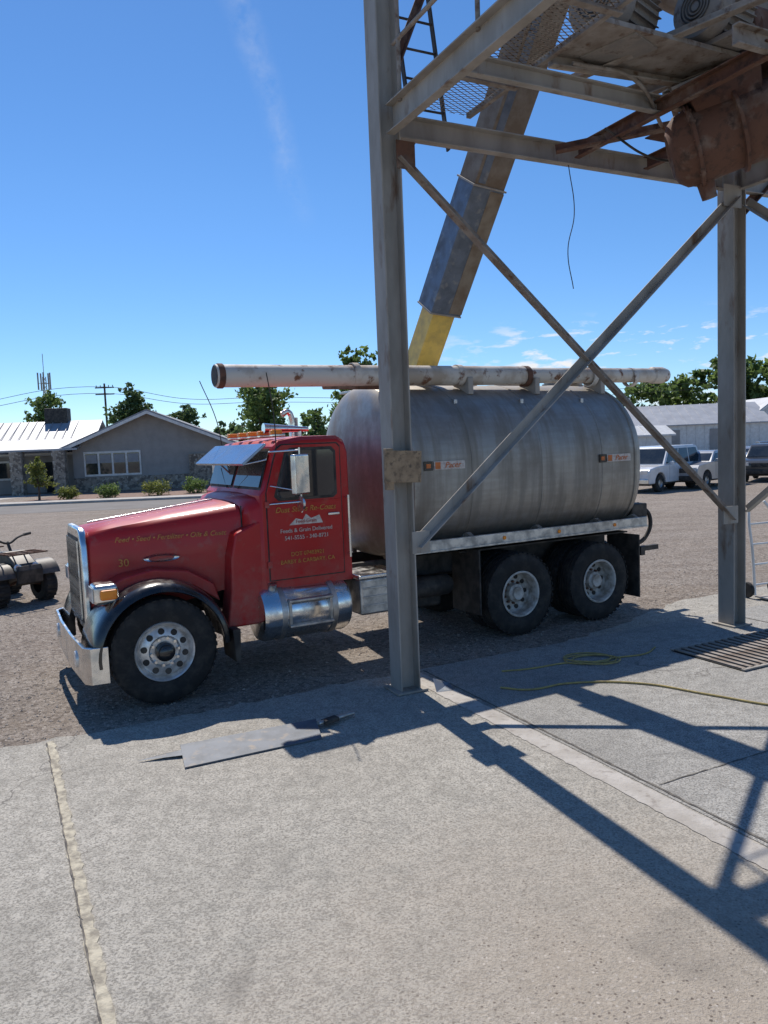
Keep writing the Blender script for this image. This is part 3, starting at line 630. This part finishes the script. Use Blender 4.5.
for s in (1,-1):
    box('side_rail',(-4.88,s*1.12,RZ),(3.9,.05,.13),alu,K,bevel=.006)
    box('side_rail_lip',(-4.88,s*1.15,RZ-.065),(3.9,.03,.02),alu,K)
    for xx in (-3.0,-3.85,-4.95,-6.0,-6.7):
        prism('tank_saddle',[(s*.45,1.06),(s*1.09,RZ-.06),(s*1.09,RZ+.06),(s*1.0,RZ+.10),(s*.6,1.2),(s*.45,1.16)],xx-.03,xx+.03,dustysteel,K,axis='x')
    box('deck_strip',(-4.88,s*.96,RZ-.03),(3.9,.28,.02),dustysteel,K)
    prism('mud_flap',[(s*.6,.22),(s*1.2,.22),(s*1.2,1.10),(s*.6,1.10)],-6.62,-6.60,dark,K,axis='x')
    prism('mud_flap',[(s*.6,.35),(s*1.2,.35),(s*1.2,1.16),(s*.6,1.16)],-3.88,-3.86,dark,K,axis='x')
    for xx in (-4.3,-5.2,-6.2): cyl('rail_marker',(xx,s*1.14,RZ),(xx,s*1.155,RZ),.025,amber,K,seg=12)
box('under_panel',(-5.2,0,1.12),(2.9,1.9,.02),dark,K)
box('rear_bumper_arm',(-7.0,.85,.83),(.7,.07,.07),dark,K); box('rear_bumper',(-6.85,0,.83),(.08,2.1,.12),dark,K)
for xx in (-3.4,-4.9,-6.2): lathe('hopper_outlet',[(.5,.45),(.2,.0),(.16,-.15),(0,-.15)],'z',(xx,0,1.05),stainless,K,seg=24)
cyl('discharge_pipe',(-3.2,.25,.82),(-6.9,.25,.82),.09,dark,K)
for yy in (.5,.2,-.3):
    lathe('rear_valve',[(0,-.06),(.11,-.06),(.12,0),(.11,.06),(0,.06)],'x',(-7.05,yy,1.40),dark,K,seg=16); cyl('rear_pipe',(-6.75,yy,1.40),(-7.15,yy,1.35),.06,dark,K)
box('rear_control_box',(-6.85,.85,1.38),(.3,.3,.26),dark,K,bevel=.02)
tube('rear_hose',[(-6.9,.9,1.5),(-7.1,.95,1.3),(-7.0,.95,1.0),(-6.8,.9,.9)],.03,dark,K)
cyl('rear_ladder_rail',(-7.05,-.5,1.0),(-7.05,-.5,3.2),.018,alu,K); cyl('rear_ladder_rail',(-7.05,-.9,1.0),(-7.05,-.9,3.0),.018,alu,K)
for xx in (-3.45,-4.5,-5.55,-6.45):
    lathe('hatch_collar',[(.30,-.02),(.30,.07),(.27,.075),(.27,.10),(.1,.14),(0,.145)],'z',(xx,-.12,TZ+TR-.02),stainless,K,seg=28)
    box('hatch_clamp',(xx,.2,TZ+TR+.06),(.06,.10,.05),steel,K,bevel=.01)
    box('top_bracket',(xx-.4,.80,TZ+.80),(.05,.05,.10),alu,K,bevel=.008)
box('catwalk',(-4.85,-.55,TZ+TR-.04),(3.7,.34,.03),alu,K,bevel=.005)
for xx in (-3.1,-4.2,-5.3,-6.5):
    cyl('catwalk_leg',(xx,-.55,TZ+.85),(xx,-.55,TZ+TR-.04),.02,alu,K)
    box('auger_cradle',(xx,.5,TZ+TR-.05),(.08,.34,.22),steel,K,bevel=.01)
cyl('unload_auger',(-.9,.52,3.31),(-5.2,.52,3.35),.125,pipewhite,K,seg=32)
lathe('auger_mouth',[(.125,.01),(.137,.0),(.137,-.05),(.125,-.06)],'x',(-.93,.52,3.31),rusty,K,seg=32)
lathe('bore_shade_disc',[(.112,.0),(.112,-.001),(0,-.001)],'x',(-.892,.52,3.31),dark,K,seg=24)  # dark disc paints the shade inside the auger's open end
cyl('unload_auger',(-5.2,.52,3.35),(-7.75,.52,3.375),.105,pipewhite,K,seg=32)
for xx in (-2.6,-4.1,-5.2,-6.4,-7.2): lathe('auger_band',[(.125,-.04),(.14,-.038),(.14,.038),(.125,.04)],'x',(xx,.52,3.34),pipewhite if xx!=-5.2 else rusty,K,seg=28)
lathe('auger_head',[(0,-.20),(.10,-.2),(.125,-.1),(.125,.1),(.1,.12)],'x',(-7.75,.52,3.375),pipewhite,K,seg=24)
cyl('auger_lift_arm',(-3.1,.5,3.2),(-2.2,.5,3.2),.035,rusty,K)
cyl('vent_pipe',(-4.0,-.25,3.42),(-6.9,-.25,3.44),.08,pipewhite,K,seg=24)
for xx,zz in ((-3.50,2.22),(-6.28,2.19)):
    yy=TY+.012
    box('logo_plate',(xx,yy,zz),(.44,.006,.10),whitetxt,K); box('logo_mark',(xx+.17,yy+.006,zz),(.07,.006,.08),orange,K); text('logo_text','Pacer',(xx-.04,yy+.006,zz),.10,orange,K,shear=.3)
    box('logo_square',(xx+.30,yy,zz),(.12,.006,.11),black,K); box('logo_square_mark',(xx+.30,yy+.005,zz),(.06,.004,.05),orange,K)

# ------------------------------------------------------------------ small things on slab
p=empty('steel_scraper_plate')
mk('blade',[(-1.80,6.31,.045),(-1.656,5.89,.022),(-.61,6.40,.022),(-.694,6.79,.05),(-1.80,6.31,.034),(-1.656,5.89,.012),(-.61,6.40,.012),(-.694,6.79,.038)],[(0,1,2,3),(4,5,6,7),(0,1,5,4),(1,2,6,5),(2,3,7,6),(3,0,4,7)],platem,p)
mk('tail_strip',[(-2.09,6.06,.02),(-1.72,6.12,.03),(-1.76,6.23,.034),(-1.9,6.16,.03)],[(0,1,2,3)],platem,p); cyl('handle',(-.66,6.66,.05),(-.36,6.93,.04),.022,alu,p); box('clamp',(-.56,6.74,.05),(.16,.08,.04),dark,p,bevel=.01,rot=(0,0,R(42)))
p=empty('bent_plate',(.52,7.62,.012),R(20))
mk('plate',[(-.1,-.08,.0),(.08,-.1,.0),(.12,.08,.02),(-.06,.1,.09)],[(0,1,2,3)],galv,p)
tube('yellow_rope',[(1.1,7.55,.022),(1.35,7.45,.022),(1.8,7.6,.022),(2.5,7.5,.022),(3.0,7.1,.022),(3.5,6.7,.022),(4.6,6.3,.022)],.010,rope)
rp=[(1.2,8.1,.02),(1.5,8.15,.02),(1.9,8.3,.02)]
r=random.Random(4)
for i in range(11):
    t=i*1.9; rp.append((2.25+(.25+.1*r.random())*math.cos(t),8.40+(.12+.08*r.random())*math.sin(t),.024+.003*(i%5)))
rp+=[(2.9,8.55,.02),(3.1,8.8,.02)]
tube('yellow_rope',rp,.009,rope)
h=empty('hand_truck',(5.65,11.3,.01),R(20))
for s in (-.22,.22):
    tube('side_rail',[(s,0,.05),(s,.05,.7),(s,.12,1.25),(s*.6,.18,1.42)],.02,whitep,h)
    lathe('wheel',[(0,-.03),(.11,-.03),(.12,0),(.11,.03),(0,.03)],'x',(s*1.2,.1,.12),rubber,h,seg=20)
for z in (.2,.5,.8,1.1): cyl('cross_bar',(-.22,.01+z*.08,z),(.22,.01+z*.08,z),.015,whitep,h)
box('toe_plate',(0,-.12,.03),(.45,.24,.012),steel,h)

# ------------------------------------------------------------------ quad bike
Q=empty('quad_bike',(-6.85,13.6,0),R(-38))
def smallwheel(x,y,r,w,par,rim=rusty,knobs=True):
    s=1 if y>0 else -1
    lathe('tire',[(r*.5,-w/2),(r*.9,-w/2),(r,-w*.35),(r,w*.35),(r*.9,w/2),(r*.5,w/2)],'y',(x,y,r),rubber,par,seg=28)
    lathe('rim',[(r*.52,s*w*.42),(r*.45,s*w*.2),(r*.2,s*w*.25),(0,s*w*.35)],'y',(x,y,r),rim,par,seg=20)
    if knobs:
        for i in range(18):
            t=i/18*6.283; box('tread_knob',(x+(r+.004)*math.cos(t),y,r+(r+.004)*math.sin(t)),(.03,w*.75,.035),rubber,par,rot=(0,-t,0))
for x in (-.62,.62):
    for y in (-.42,.42): smallwheel(x,y,.29,.24,Q)
olive=M('olive_plastic',(.05,.045,.035),.5,0,c2=(.13,.10,.075),s2=6)
def arcf(xc,y0,y1):
    pts=[(xc+.38*math.cos(R(a)),.38+.36*math.sin(R(a))) for a in range(20,165,15)]
    pts+=[(xc+.34*math.cos(R(a)),.38+.32*math.sin(R(a))) for a in range(160,15,-15)]
    prism('mudguard',pts,y0,y1,olive,Q,bevel=.01)
for xc in (-.62,.62): arcf(xc,.22,.56); arcf(xc,-.56,-.22)
prism('body',[(-.9,.62),(-.5,.80),(-.1,.74),(.2,.90),(.55,.92),(.92,.70),(.85,.5),(.3,.35),(-.3,.35),(-.85,.5)],-.2,.2,olive,Q,bevel=.04)
prism('seat',[(-.6,.80),(-.55,.90),(-.2,.86),(.12,.88),(.15,.82),(-.1,.75)],-.15,.15,dark,Q,bevel=.03)
box('engine',(0,0,.42),(.5,.36,.3),dustysteel,Q,bevel=.03)
tube('handlebar',[(.15,.42,1.16),(.25,.2,1.12),(.3,0,1.04),(.25,-.2,1.12),(.15,-.42,1.16)],.02,dark,Q)
for s in (-1,1): cyl('grip',(.17,s*.36,1.15),(.12,s*.5,1.16),.028,dark,Q,seg=10)
cyl('steering_stem',(.5,0,.7),(.28,0,1.06),.025,dark,Q)
for x,z in ((.78,.84),(-.78,.84)):
    for yy in (-.3,-.1,.1,.3): cyl('rack_bar',(x-.2,yy,z+.06),(x+.2,yy,z+.06),.014,rusty,Q,seg=8)
    for dx in (-.2,0,.2): cyl('rack_bar',(x+dx,-.34,z+.06),(x+dx,.34,z+.06),.014,rusty,Q,seg=8)
prism('front_bumper',[(.88,.35),(1.0,.4),(1.02,.62),(.96,.70),(.95,.45)],-.22,.22,dark,Q,bevel=.01)
for yy in (-.3,.3):
    cyl('footpeg',(0,0,.3),(0,yy*1.3,.3),.03,dark,Q); cyl('shock',(.55,yy*.6,.75),(.6,yy,.32),.035,rusty,Q,seg=10); cyl('a_arm',(.6,0,.4),(.62,yy*1.2,.29),.02,rusty,Q,seg=8)
for yy in (-.15,.15): lathe('headlamp',[(0,.02),(.06,.0),(.07,-.04)],'x',(.92,yy,.66),lens,Q,seg=14)

# ------------------------------------------------------------------ parked vehicles
tailred=M('tail_red',(.4,.01,.01),.3,c2=(.3,.01,.01))
def car(name,loc,rz,paint,kind='suv',L=5.2,Wd=1.95,Ht=1.85):
    E=empty(name,loc,rz); h=L/2; wb=L*.30; wr=.38
    def arch(xc,n=9): return [(xc+.46*math.cos(R(a)),.38+.46*math.sin(R(a))) for a in [180-180*i/(n-1) for i in range(n)]]
    zb=.38
    low=[(-h+.04,zb)]+arch(-wb)+arch(wb)+[(h-.05,zb),(h,.55),(h-.02,.9)]
    if kind=='pickup': top=[(h-.15,1.05),(h-1.45,1.18),(h-3.3,1.18),(h-3.32,1.15),(-h+.02,1.15)]
    else: top=[(h-.15,1.02),(h-.6,1.10),(h-1.4,1.16),(-h+.05,1.18)]
    low+=top+[(-h,.9)]
    prism('body',low,-Wd/2,Wd/2,paint,E,bevel=.05)
    box('underbody',(0,0,.45),(L*.86,Wd*.8,.3),dark,E)
    if kind=='suv': g=[(h-1.35,1.15),(h-2.0,Ht-.05),(h-2.3,Ht),(-h+.5,Ht),(-h+.25,Ht-.08),(-h+.04,1.17)]
    elif kind=='pickup': g=[(h-1.4,1.16),(h-2.0,Ht-.05),(h-2.2,Ht),(h-3.0,Ht),(h-3.2,Ht-.08),(h-3.28,1.16)]
    else: g=[(h-1.3,1.05),(h-2.1,Ht-.05),(h-2.4,Ht),(-h+1.3,Ht),(-h+1.0,Ht-.06),(-h+.35,1.08)]
    zt=Ht
    def ysec(z): return Wd/2-.03-(z-1.1)/(zt-1.1)*.17
    n=len(g); v=[(x,-ysec(z),z) for x,z in g]+[(x,ysec(z),z) for x,z in g]
    f=[tuple(range(n)),tuple(range(n,2*n))]+[(i,(i+1)%n,n+(i+1)%n,n+i) for i in range(n)]
    mk('greenhouse',v,f,paint,E,bevel=.04)
    zlo=1.2; zhi=zt-.12
    def xf(z): t=(z-g[0][1])/(g[1][1]-g[0][1]); return g[0][0]+(g[1][0]-g[0][0])*t
    def xb(z): t=(z-g[-1][1])/(g[-2][1]-g[-1][1]); return g[-1][0]+(g[-2][0]-g[-1][0])*t
    cuts=3 if kind=='suv' else (1 if kind=='pickup' else 2)
    for s in (1,-1):
        a0,a1=xf(zlo)-.12,xb(zlo)+.1; b0_,b1_=xf(zhi)-.1,xb(zhi)+.1
        for i in range(cuts):
            q0=i/cuts;q1=(i+1)/cuts-.03
            P=[(a0+(a1-a0)*q0,zlo),(a0+(a1-a0)*q1,zlo),(b0_+(b1_-b0_)*q1,zhi),(b0_+(b1_-b0_)*q0,zhi)]
            vv=[(x,s*(ysec(z)+.008),z) for x,z in P]; mk('side_glass',vv,[(0,1,2,3)],glass,E)
        for xc in (-wb,wb): smallwheel(xc,s*(Wd/2-.13),wr,.24,E,alu,False)
        box('tail_lamp',(-h+.0,s*(Wd/2-.12),1.0),(.05,.16,.3),tailred,E,bevel=.01)
        box('headlamp',(h-.06,s*(Wd/2-.25),.88),(.10,.34,.17),lens,E,bevel=.02)
        box('door_mirror',(h-1.75,s*(Wd/2+.1),1.22),(.1,.2,.15),paint,E,bevel=.03)
        for xx in (h-2.9,h-1.75): box('door_seam',(xx,s*(Wd/2+.001),.8),(.012,.004,.65),dark,E)
    mk('windscreen',[(xf(zlo)+.012,-ysec(zlo)+.1,zlo),(xf(zlo)+.012,ysec(zlo)-.1,zlo),(xf(zhi)+.012,ysec(zhi)-.08,zhi),(xf(zhi)+.012,-ysec(zhi)+.08,zhi)],[(0,1,2,3)],glass,E)
    mk('rear_glass',[(xb(1.3)-.012,-ysec(zlo)+.15,1.3),(xb(1.3)-.012,ysec(zlo)-.15,1.3),(xb(zhi)-.012,ysec(zhi)-.12,zhi),(xb(zhi)-.012,-ysec(zhi)+.12,zhi)],[(0,1,2,3)],glass,E)
    box('front_bumper',(h+.0,0,.5),(.12,Wd*.96,.2),dark if paint!=carwhite else chrome,E,bevel=.03); box('rear_bumper',(-h+.0,0,.52),(.14,Wd*.96,.2),chrome,E,bevel=.03)
    box('grille',(h+.0,0,.83),(.03,Wd*.45,.2),dark,E,bevel=.01)
    if kind=='pickup': box('bed_shade_sheet',(-h+1.1,0,1.152),(2.0,Wd*.8,.012),dark,E)  # flat dark sheet stands for the shade inside the bed
    return E
car('parked_suv',(12.35,34.6,0),R(222),carwhite,'suv',4.9,1.95,1.95)
car('parked_pickup_truck',(14.75,35.6,0),R(222),carsilver,'pickup',4.6,1.9,1.65)
car('parked_car',(22.5,47.0,0),R(250),carsilver,'sedan',4.7,1.85,1.5)
car('parked_suv',(19.2,38.2,0),R(235),carblack,'suv',4.7,1.9,1.8)
car('parked_car',(26.3,52.0,0),R(250),carblack,'suv',4.7,1.85,1.7)

# ------------------------------------------------------------------ buildings
def gable(E,name,x0,x1,y0,y1,zw,zr,wall,roof,axis='y',oh=.5,th=.12):
    if axis=='y':
        xm=(x0+x1)/2
        prism(name+'_walls',[(x0,0),(x1,0),(x1,zw),(xm,zr),(x0,zw)],y0,y1,wall,E,axis='y')
        sl=(zr-zw)/(xm-x0)
        for s in (-1,1):
            xe=xm+s*((x1-x0)/2+oh); ze=zr-sl*((x1-x0)/2+oh)
            prism(name+'_roof',[(xm,zr+.02),(xe,ze+.02),(xe,ze+.02+th),(xm,zr+.02+th)],y0-oh,y1+oh,roof,E,axis='y')
            prism(name+'_fascia',[(xm,zr-.18),(xe,ze-.18),(xe,ze+.03),(xm,zr+.03)],y0-oh-.03,y0-oh-.003,whitep,E,axis='y')
    else:
        ym=(y0+y1)/2
        prism(name+'_walls',[(y0,0),(y1,0),(y1,zw),(ym,zr),(y0,zw)],x0,x1,wall,E,axis='x')
        sl=(zr-zw)/(ym-y0)
        for s in (-1,1):
            ye=ym+s*((y1-y0)/2+oh); ze=zr-sl*((y1-y0)/2+oh)
            prism(name+'_roof',[(ym,zr+.02),(ye,ze+.02),(ye,ze+.02+th),(ym,zr+.02+th)],x0-oh,x1+oh,roof,E,axis='x')
Hs=empty('house',(-17.2,55,0),R(8))
gable(Hs,'main',-4.6,6.2,0,12,3.25,5.5,stucco,roofd,'y',1.1)
gable(Hs,'wing',-18,-4.7,2.5,11,3.1,5.2,stucco,roofm,'x',.9)
for i in range(22): beam('standing_seam',(-18.6+i*.62,1.55,2.9+.06),(-18.6+i*.62,6.75,5.37),'R',.04,.06,roofm,Hs)
prism('porch_roof',[(-1.2,3.0),(2.8,3.75),(2.8,3.87),(-1.2,3.12)],-12,-4.0,roofm,Hs,axis='x')
box('window_frame',(-1.9,-.03,1.95),(3.9,.1,1.75),whitep,Hs,bevel=.01)
blindm=M('blind',(.30,.31,.32),.8,c2=(.25,.25,.26))
for i in range(4): box('window_pane',(-3.32+i*.95,-.09,1.95),(.80,.04,1.45),glass,Hs)
for i in range(4): box('blind',(-3.32+i*.95,-.115,2.3),(.74,.006,.6),blindm,Hs)
box('stone_wainscot',(.8,-.08,.5),(10.7,.16,1.0),stone,Hs); box('stone_pier',(4.2,-.15,1.2),(1.6,.3,2.4),stone,Hs)
for xx in (-5.2,-8.0,-11.4): box('stone_pier',(xx,-1.0,1.5),(.8,.8,3.0),stone,Hs,bevel=.02)
box('entry_door',(-6.6,2.44,1.1),(1.1,.1,2.2),glass,Hs); box('window_frame',(-9.8,2.44,1.7),(2.2,.1,1.4),whitep,Hs); box('window_pane',(-9.8,2.38,1.7),(1.9,.05,1.1),glass,Hs)
box('rooftop_unit',(-7.2,7,5.7),(1.7,1.2,1.3),dark,Hs,bevel=.05); box('gutter',(-11.4,1.55,2.82),(13.6,.12,.12),whitep,Hs)
def shed(name,loc,rz,W,D,zw,zr,wall,roof,axis='x',ribs=True):
    E=empty(name,loc,rz); gable(E,'shed',-W/2,W/2,0,D,zw,zr,wall,roof,axis,.25)
    if ribs:
        k=int(W/.9)
        for i in range(k): box('wall_rib',(-W/2+.45+i*.9,-.03,zw/2),(.08,.06,zw),wall,E)
        for i in range(k):
            if axis=='x': beam('roof_rib',(-W/2+.45+i*.9,-.25,zw+.0),(-W/2+.45+i*.9,D/2,zr+.17),'R',.07,.10,roof,E)
    return E
s1=shed('metal_warehouse',(32.5,80,0),R(-6),15,10,3.3,5.4,whitep,roofm); box('roller_door',(-3,-.05,1.4),(3,.08,2.8),stucco,s1); box('roller_door',(3,-.05,1.4),(3,.08,2.8),stucco,s1)
s2=shed('metal_warehouse',(42,82,0),R(0),6,10,3.6,5.8,whitep,roofm,'y',False); box('door',(0,-.05,1.5),(2.8,.08,3.0),dark,s2)
s3=shed('farm_shed',(51.5,92,0),R(-4),9,10,4.2,7.2,stucco,roofm,'y',False); box('door',(0,-.05,1.7),(4,.08,3.4),dark,s3)
s4=shed('storage_shed',(19.8,58,0),R(5),4.2,3,2.4,3.0,whitep,whitep,'x')
s5=shed('metal_warehouse',(68,95,0),R(-4),18,12,4,6.4,stucco,roofm,'x')

# ------------------------------------------------------------------ vegetation
def leaves(name,blobs,n,size,mat,parent,seed=1):
    r=random.Random(seed); v=[];f=[]
    tot=sum(b[3]*b[4] for b in blobs)
    for (cx,cy,cz,rw,rh) in blobs:
        k=int(n*rw*rh/tot); cl=max(6,k//14)
        for c in range(cl):
            d=Vector((r.gauss(0,1),r.gauss(0,1),r.gauss(0,1))).normalized()*(r.random()**.42)*r.uniform(.75,1.12)
            px,py,pz=cx+d.x*rw,cy+d.y*rw,cz+d.z*rh
            for q in range(14):
                x=px+r.gauss(0,rw*.13);y=py+r.gauss(0,rw*.13);z=pz+r.gauss(0,rw*.10)
                a=Vector((r.gauss(0,1),r.gauss(0,1),r.gauss(0,1))).normalized(); b_=a.orthogonal().normalized(); s=size*r.uniform(.5,1.2)
                b_=(Matrix.Rotation(r.uniform(0,6.28),3,a)@b_); c_=a.cross(b_)
                p=Vector((x,y,z)); i=len(v)
                v.extend([p-b_*s,p+c_*s*.55,p+b_*s,p-c_*s*.55]); f.append((i,i+1,i+2,i+3))
    return mk(name,v,f,mat,parent,clean=False)
def tree(name,loc,h,w,mat=leafA,n=3500,seed=1,leaf=.22):
    r=random.Random(seed); E=empty(name,loc)
    cyl('trunk',(0,0,0),(r.uniform(-.2,.2),0,h*.6),h*.03,bark,E,seg=8,r2=h*.012)
    bl=[]
    for i in range(9):
        t=r.uniform(0,6.28); q=r.uniform(.1,.62); z=r.uniform(.38,.86); ww=w*.5*(1-.6*max(0,(z-.55)))
        bl.append((math.cos(t)*q*ww,math.sin(t)*q*ww,h*z,w*r.uniform(.17,.27),h*r.uniform(.09,.15)))
    bl.append((0,0,h*.62,w*.3,h*.25)); bl.append((r.uniform(-.1,.1)*w,0,h*.90,w*.15,h*.09))
    for b in bl: cyl('limb',(0,0,h*.3),(b[0],b[1],b[2]),h*.012,bark,E,seg=6,r2=.02)
    leaves('crown',bl,n,leaf,mat,E,seed)
tree('tree',(-32.5,75,0),9.3,5.0,leafA,3200,2)
tree('tree',(-25.5,80,0),10.2,5.6,leafB,4200,3)
tree('tree',(-21.8,86,0),8.3,5.2,leafB,2500,4)
tree('tree',(-9.2,60,0),7.8,6.2,leafA,4500,5)
tree('tree',(-5.9,72,0),6.2,4.6,leafA,2500,6)
tree('tree',(-1.3,50,0),8.9,5.4,leafA,4500,8)
tree('tree',(1.8,54,0),8.4,4.2,leafA,3200,9)
tree('small_tree',(-20.8,46.5,0),2.7,2.2,leafC,1500,10,leaf=.10)
for i,(x,y,s) in enumerate(((-16.3,45.5,.55),(-13.7,46.5,.62),(-11.6,47.5,.6),(-18.8,45.8,.5))):
    E=empty('shrub',(x,y,0)); leaves('foliage',[(0,0,.38*s/.5,s*1.3,.42*s/.5)],1500,.07,leafC if i%2 else leafA,E,20+i)
def treeline(name,x0,x1,y,hmin,hmax,n,seed,mat,leaf=.45,step=4.5):
    r=random.Random(seed); bl=[];x=x0
    while x<x1:
        h=r.uniform(hmin,hmax)
        for k in range(6): bl.append((x+r.uniform(-2.4,2.4),y+r.uniform(-4,4),h*(.15+.75*k/5),r.uniform(1.6,2.9),h*r.uniform(.13,.2)))
        x+=step*r.uniform(.6,1.2)
    E=empty(name,(0,0,0)); leaves('foliage',bl,n,leaf,mat,E,seed)
treeline('distant_trees',40,58,118,9.5,12,11000,31,leafA,.5,4)
treeline('distant_trees',50,100,112,12.5,17,22000,32,leafA,.55,4)
treeline('distant_trees',-170,-20,170,5,10,9000,33,leafB,.8,7)
treeline('distant_trees',-30,45,190,4,8,7000,34,leafB,.8,7)
treeline('distant_trees',90,220,190,8,14,7000,35,leafB,.9,7)
v=[];f=[]
for i in range(121):
    x=-900+15*i; hh=9+5*math.sin(i*.17)+3*math.sin(i*.41+1)
    v.extend([(x,900,-1),(x,960,hh)])
for i in range(120): f.append((2*i,2*i+2,2*i+3,2*i+1))
mk('hills',v,f,M('far_hills',(.16,.19,.16),.95,0,c2=(.2,.21,.17),s2=.02))
def upole(x,y,h):
    E=empty('utility_pole',(x,y,0)); cyl('pole',(0,0,0),(0,0,h),.16,bark,E,seg=10,r2=.11)
    for z in (h-.5,h-1.3): box('crossarm',(0,0,z),(2.3,.12,.14),bark,E)
    for xx in (-1,-.5,.5,1): cyl('insulator',(xx,0,h-.42),(xx,0,h-.2),.05,dark,E,seg=8)
upole(-33.5,95,11.3); upole(-80,110,11.3); upole(-16,100,9.5)
wy=M('wire',(.02,.02,.02),.6,c2=(.03,.03,.03))
tube('power_line',[(-80,110,10.9),(-56,102,9.8),(-33.5,95,10.9),(-24,97.5,9.2),(-16,100,9.2),(10,104,8.4),(60,112,10)],.03,wy)
tube('power_line',[(-80,110,10.1),(-56,102,9.0),(-33.5,95,10.1),(-24,97.5,8.6),(-16,100,8.6),(10,104,7.8),(60,112,9)],.03,wy)
Ma=empty('radio_mast',(-51.5,120,0))
for a in range(3):
    t=a*2.094; cyl('leg',(.6*math.cos(t),.6*math.sin(t),0),(.25*math.cos(t),.25*math.sin(t),15),.07,steel,Ma,seg=6)
for i in range(24):
    z=i*.62; rd=.6-.35*z/15
    for a in range(3):
        t=a*2.094;t2=t+2.094; cyl('lacing',(rd*math.cos(t),rd*math.sin(t),z),(rd*math.cos(t2),rd*math.sin(t2),z+.62),.04,steel,Ma,seg=5)
for i in range(5):
    t=i*1.256; cyl('panel_antenna',(.9*math.cos(t),.9*math.sin(t),13),(.9*math.cos(t),.9*math.sin(t),15.6),.12,steel,Ma,seg=6); cyl('mount',(0,0,14),(.9*math.cos(t),.9*math.sin(t),14),.04,steel,Ma,seg=5)
cyl('whip',(0,0,15),(0,0,18.5),.05,steel,Ma,seg=5)

scene.view_settings.view_transform='Standard'; scene.view_settings.look='None'; scene.view_settings.exposure=0
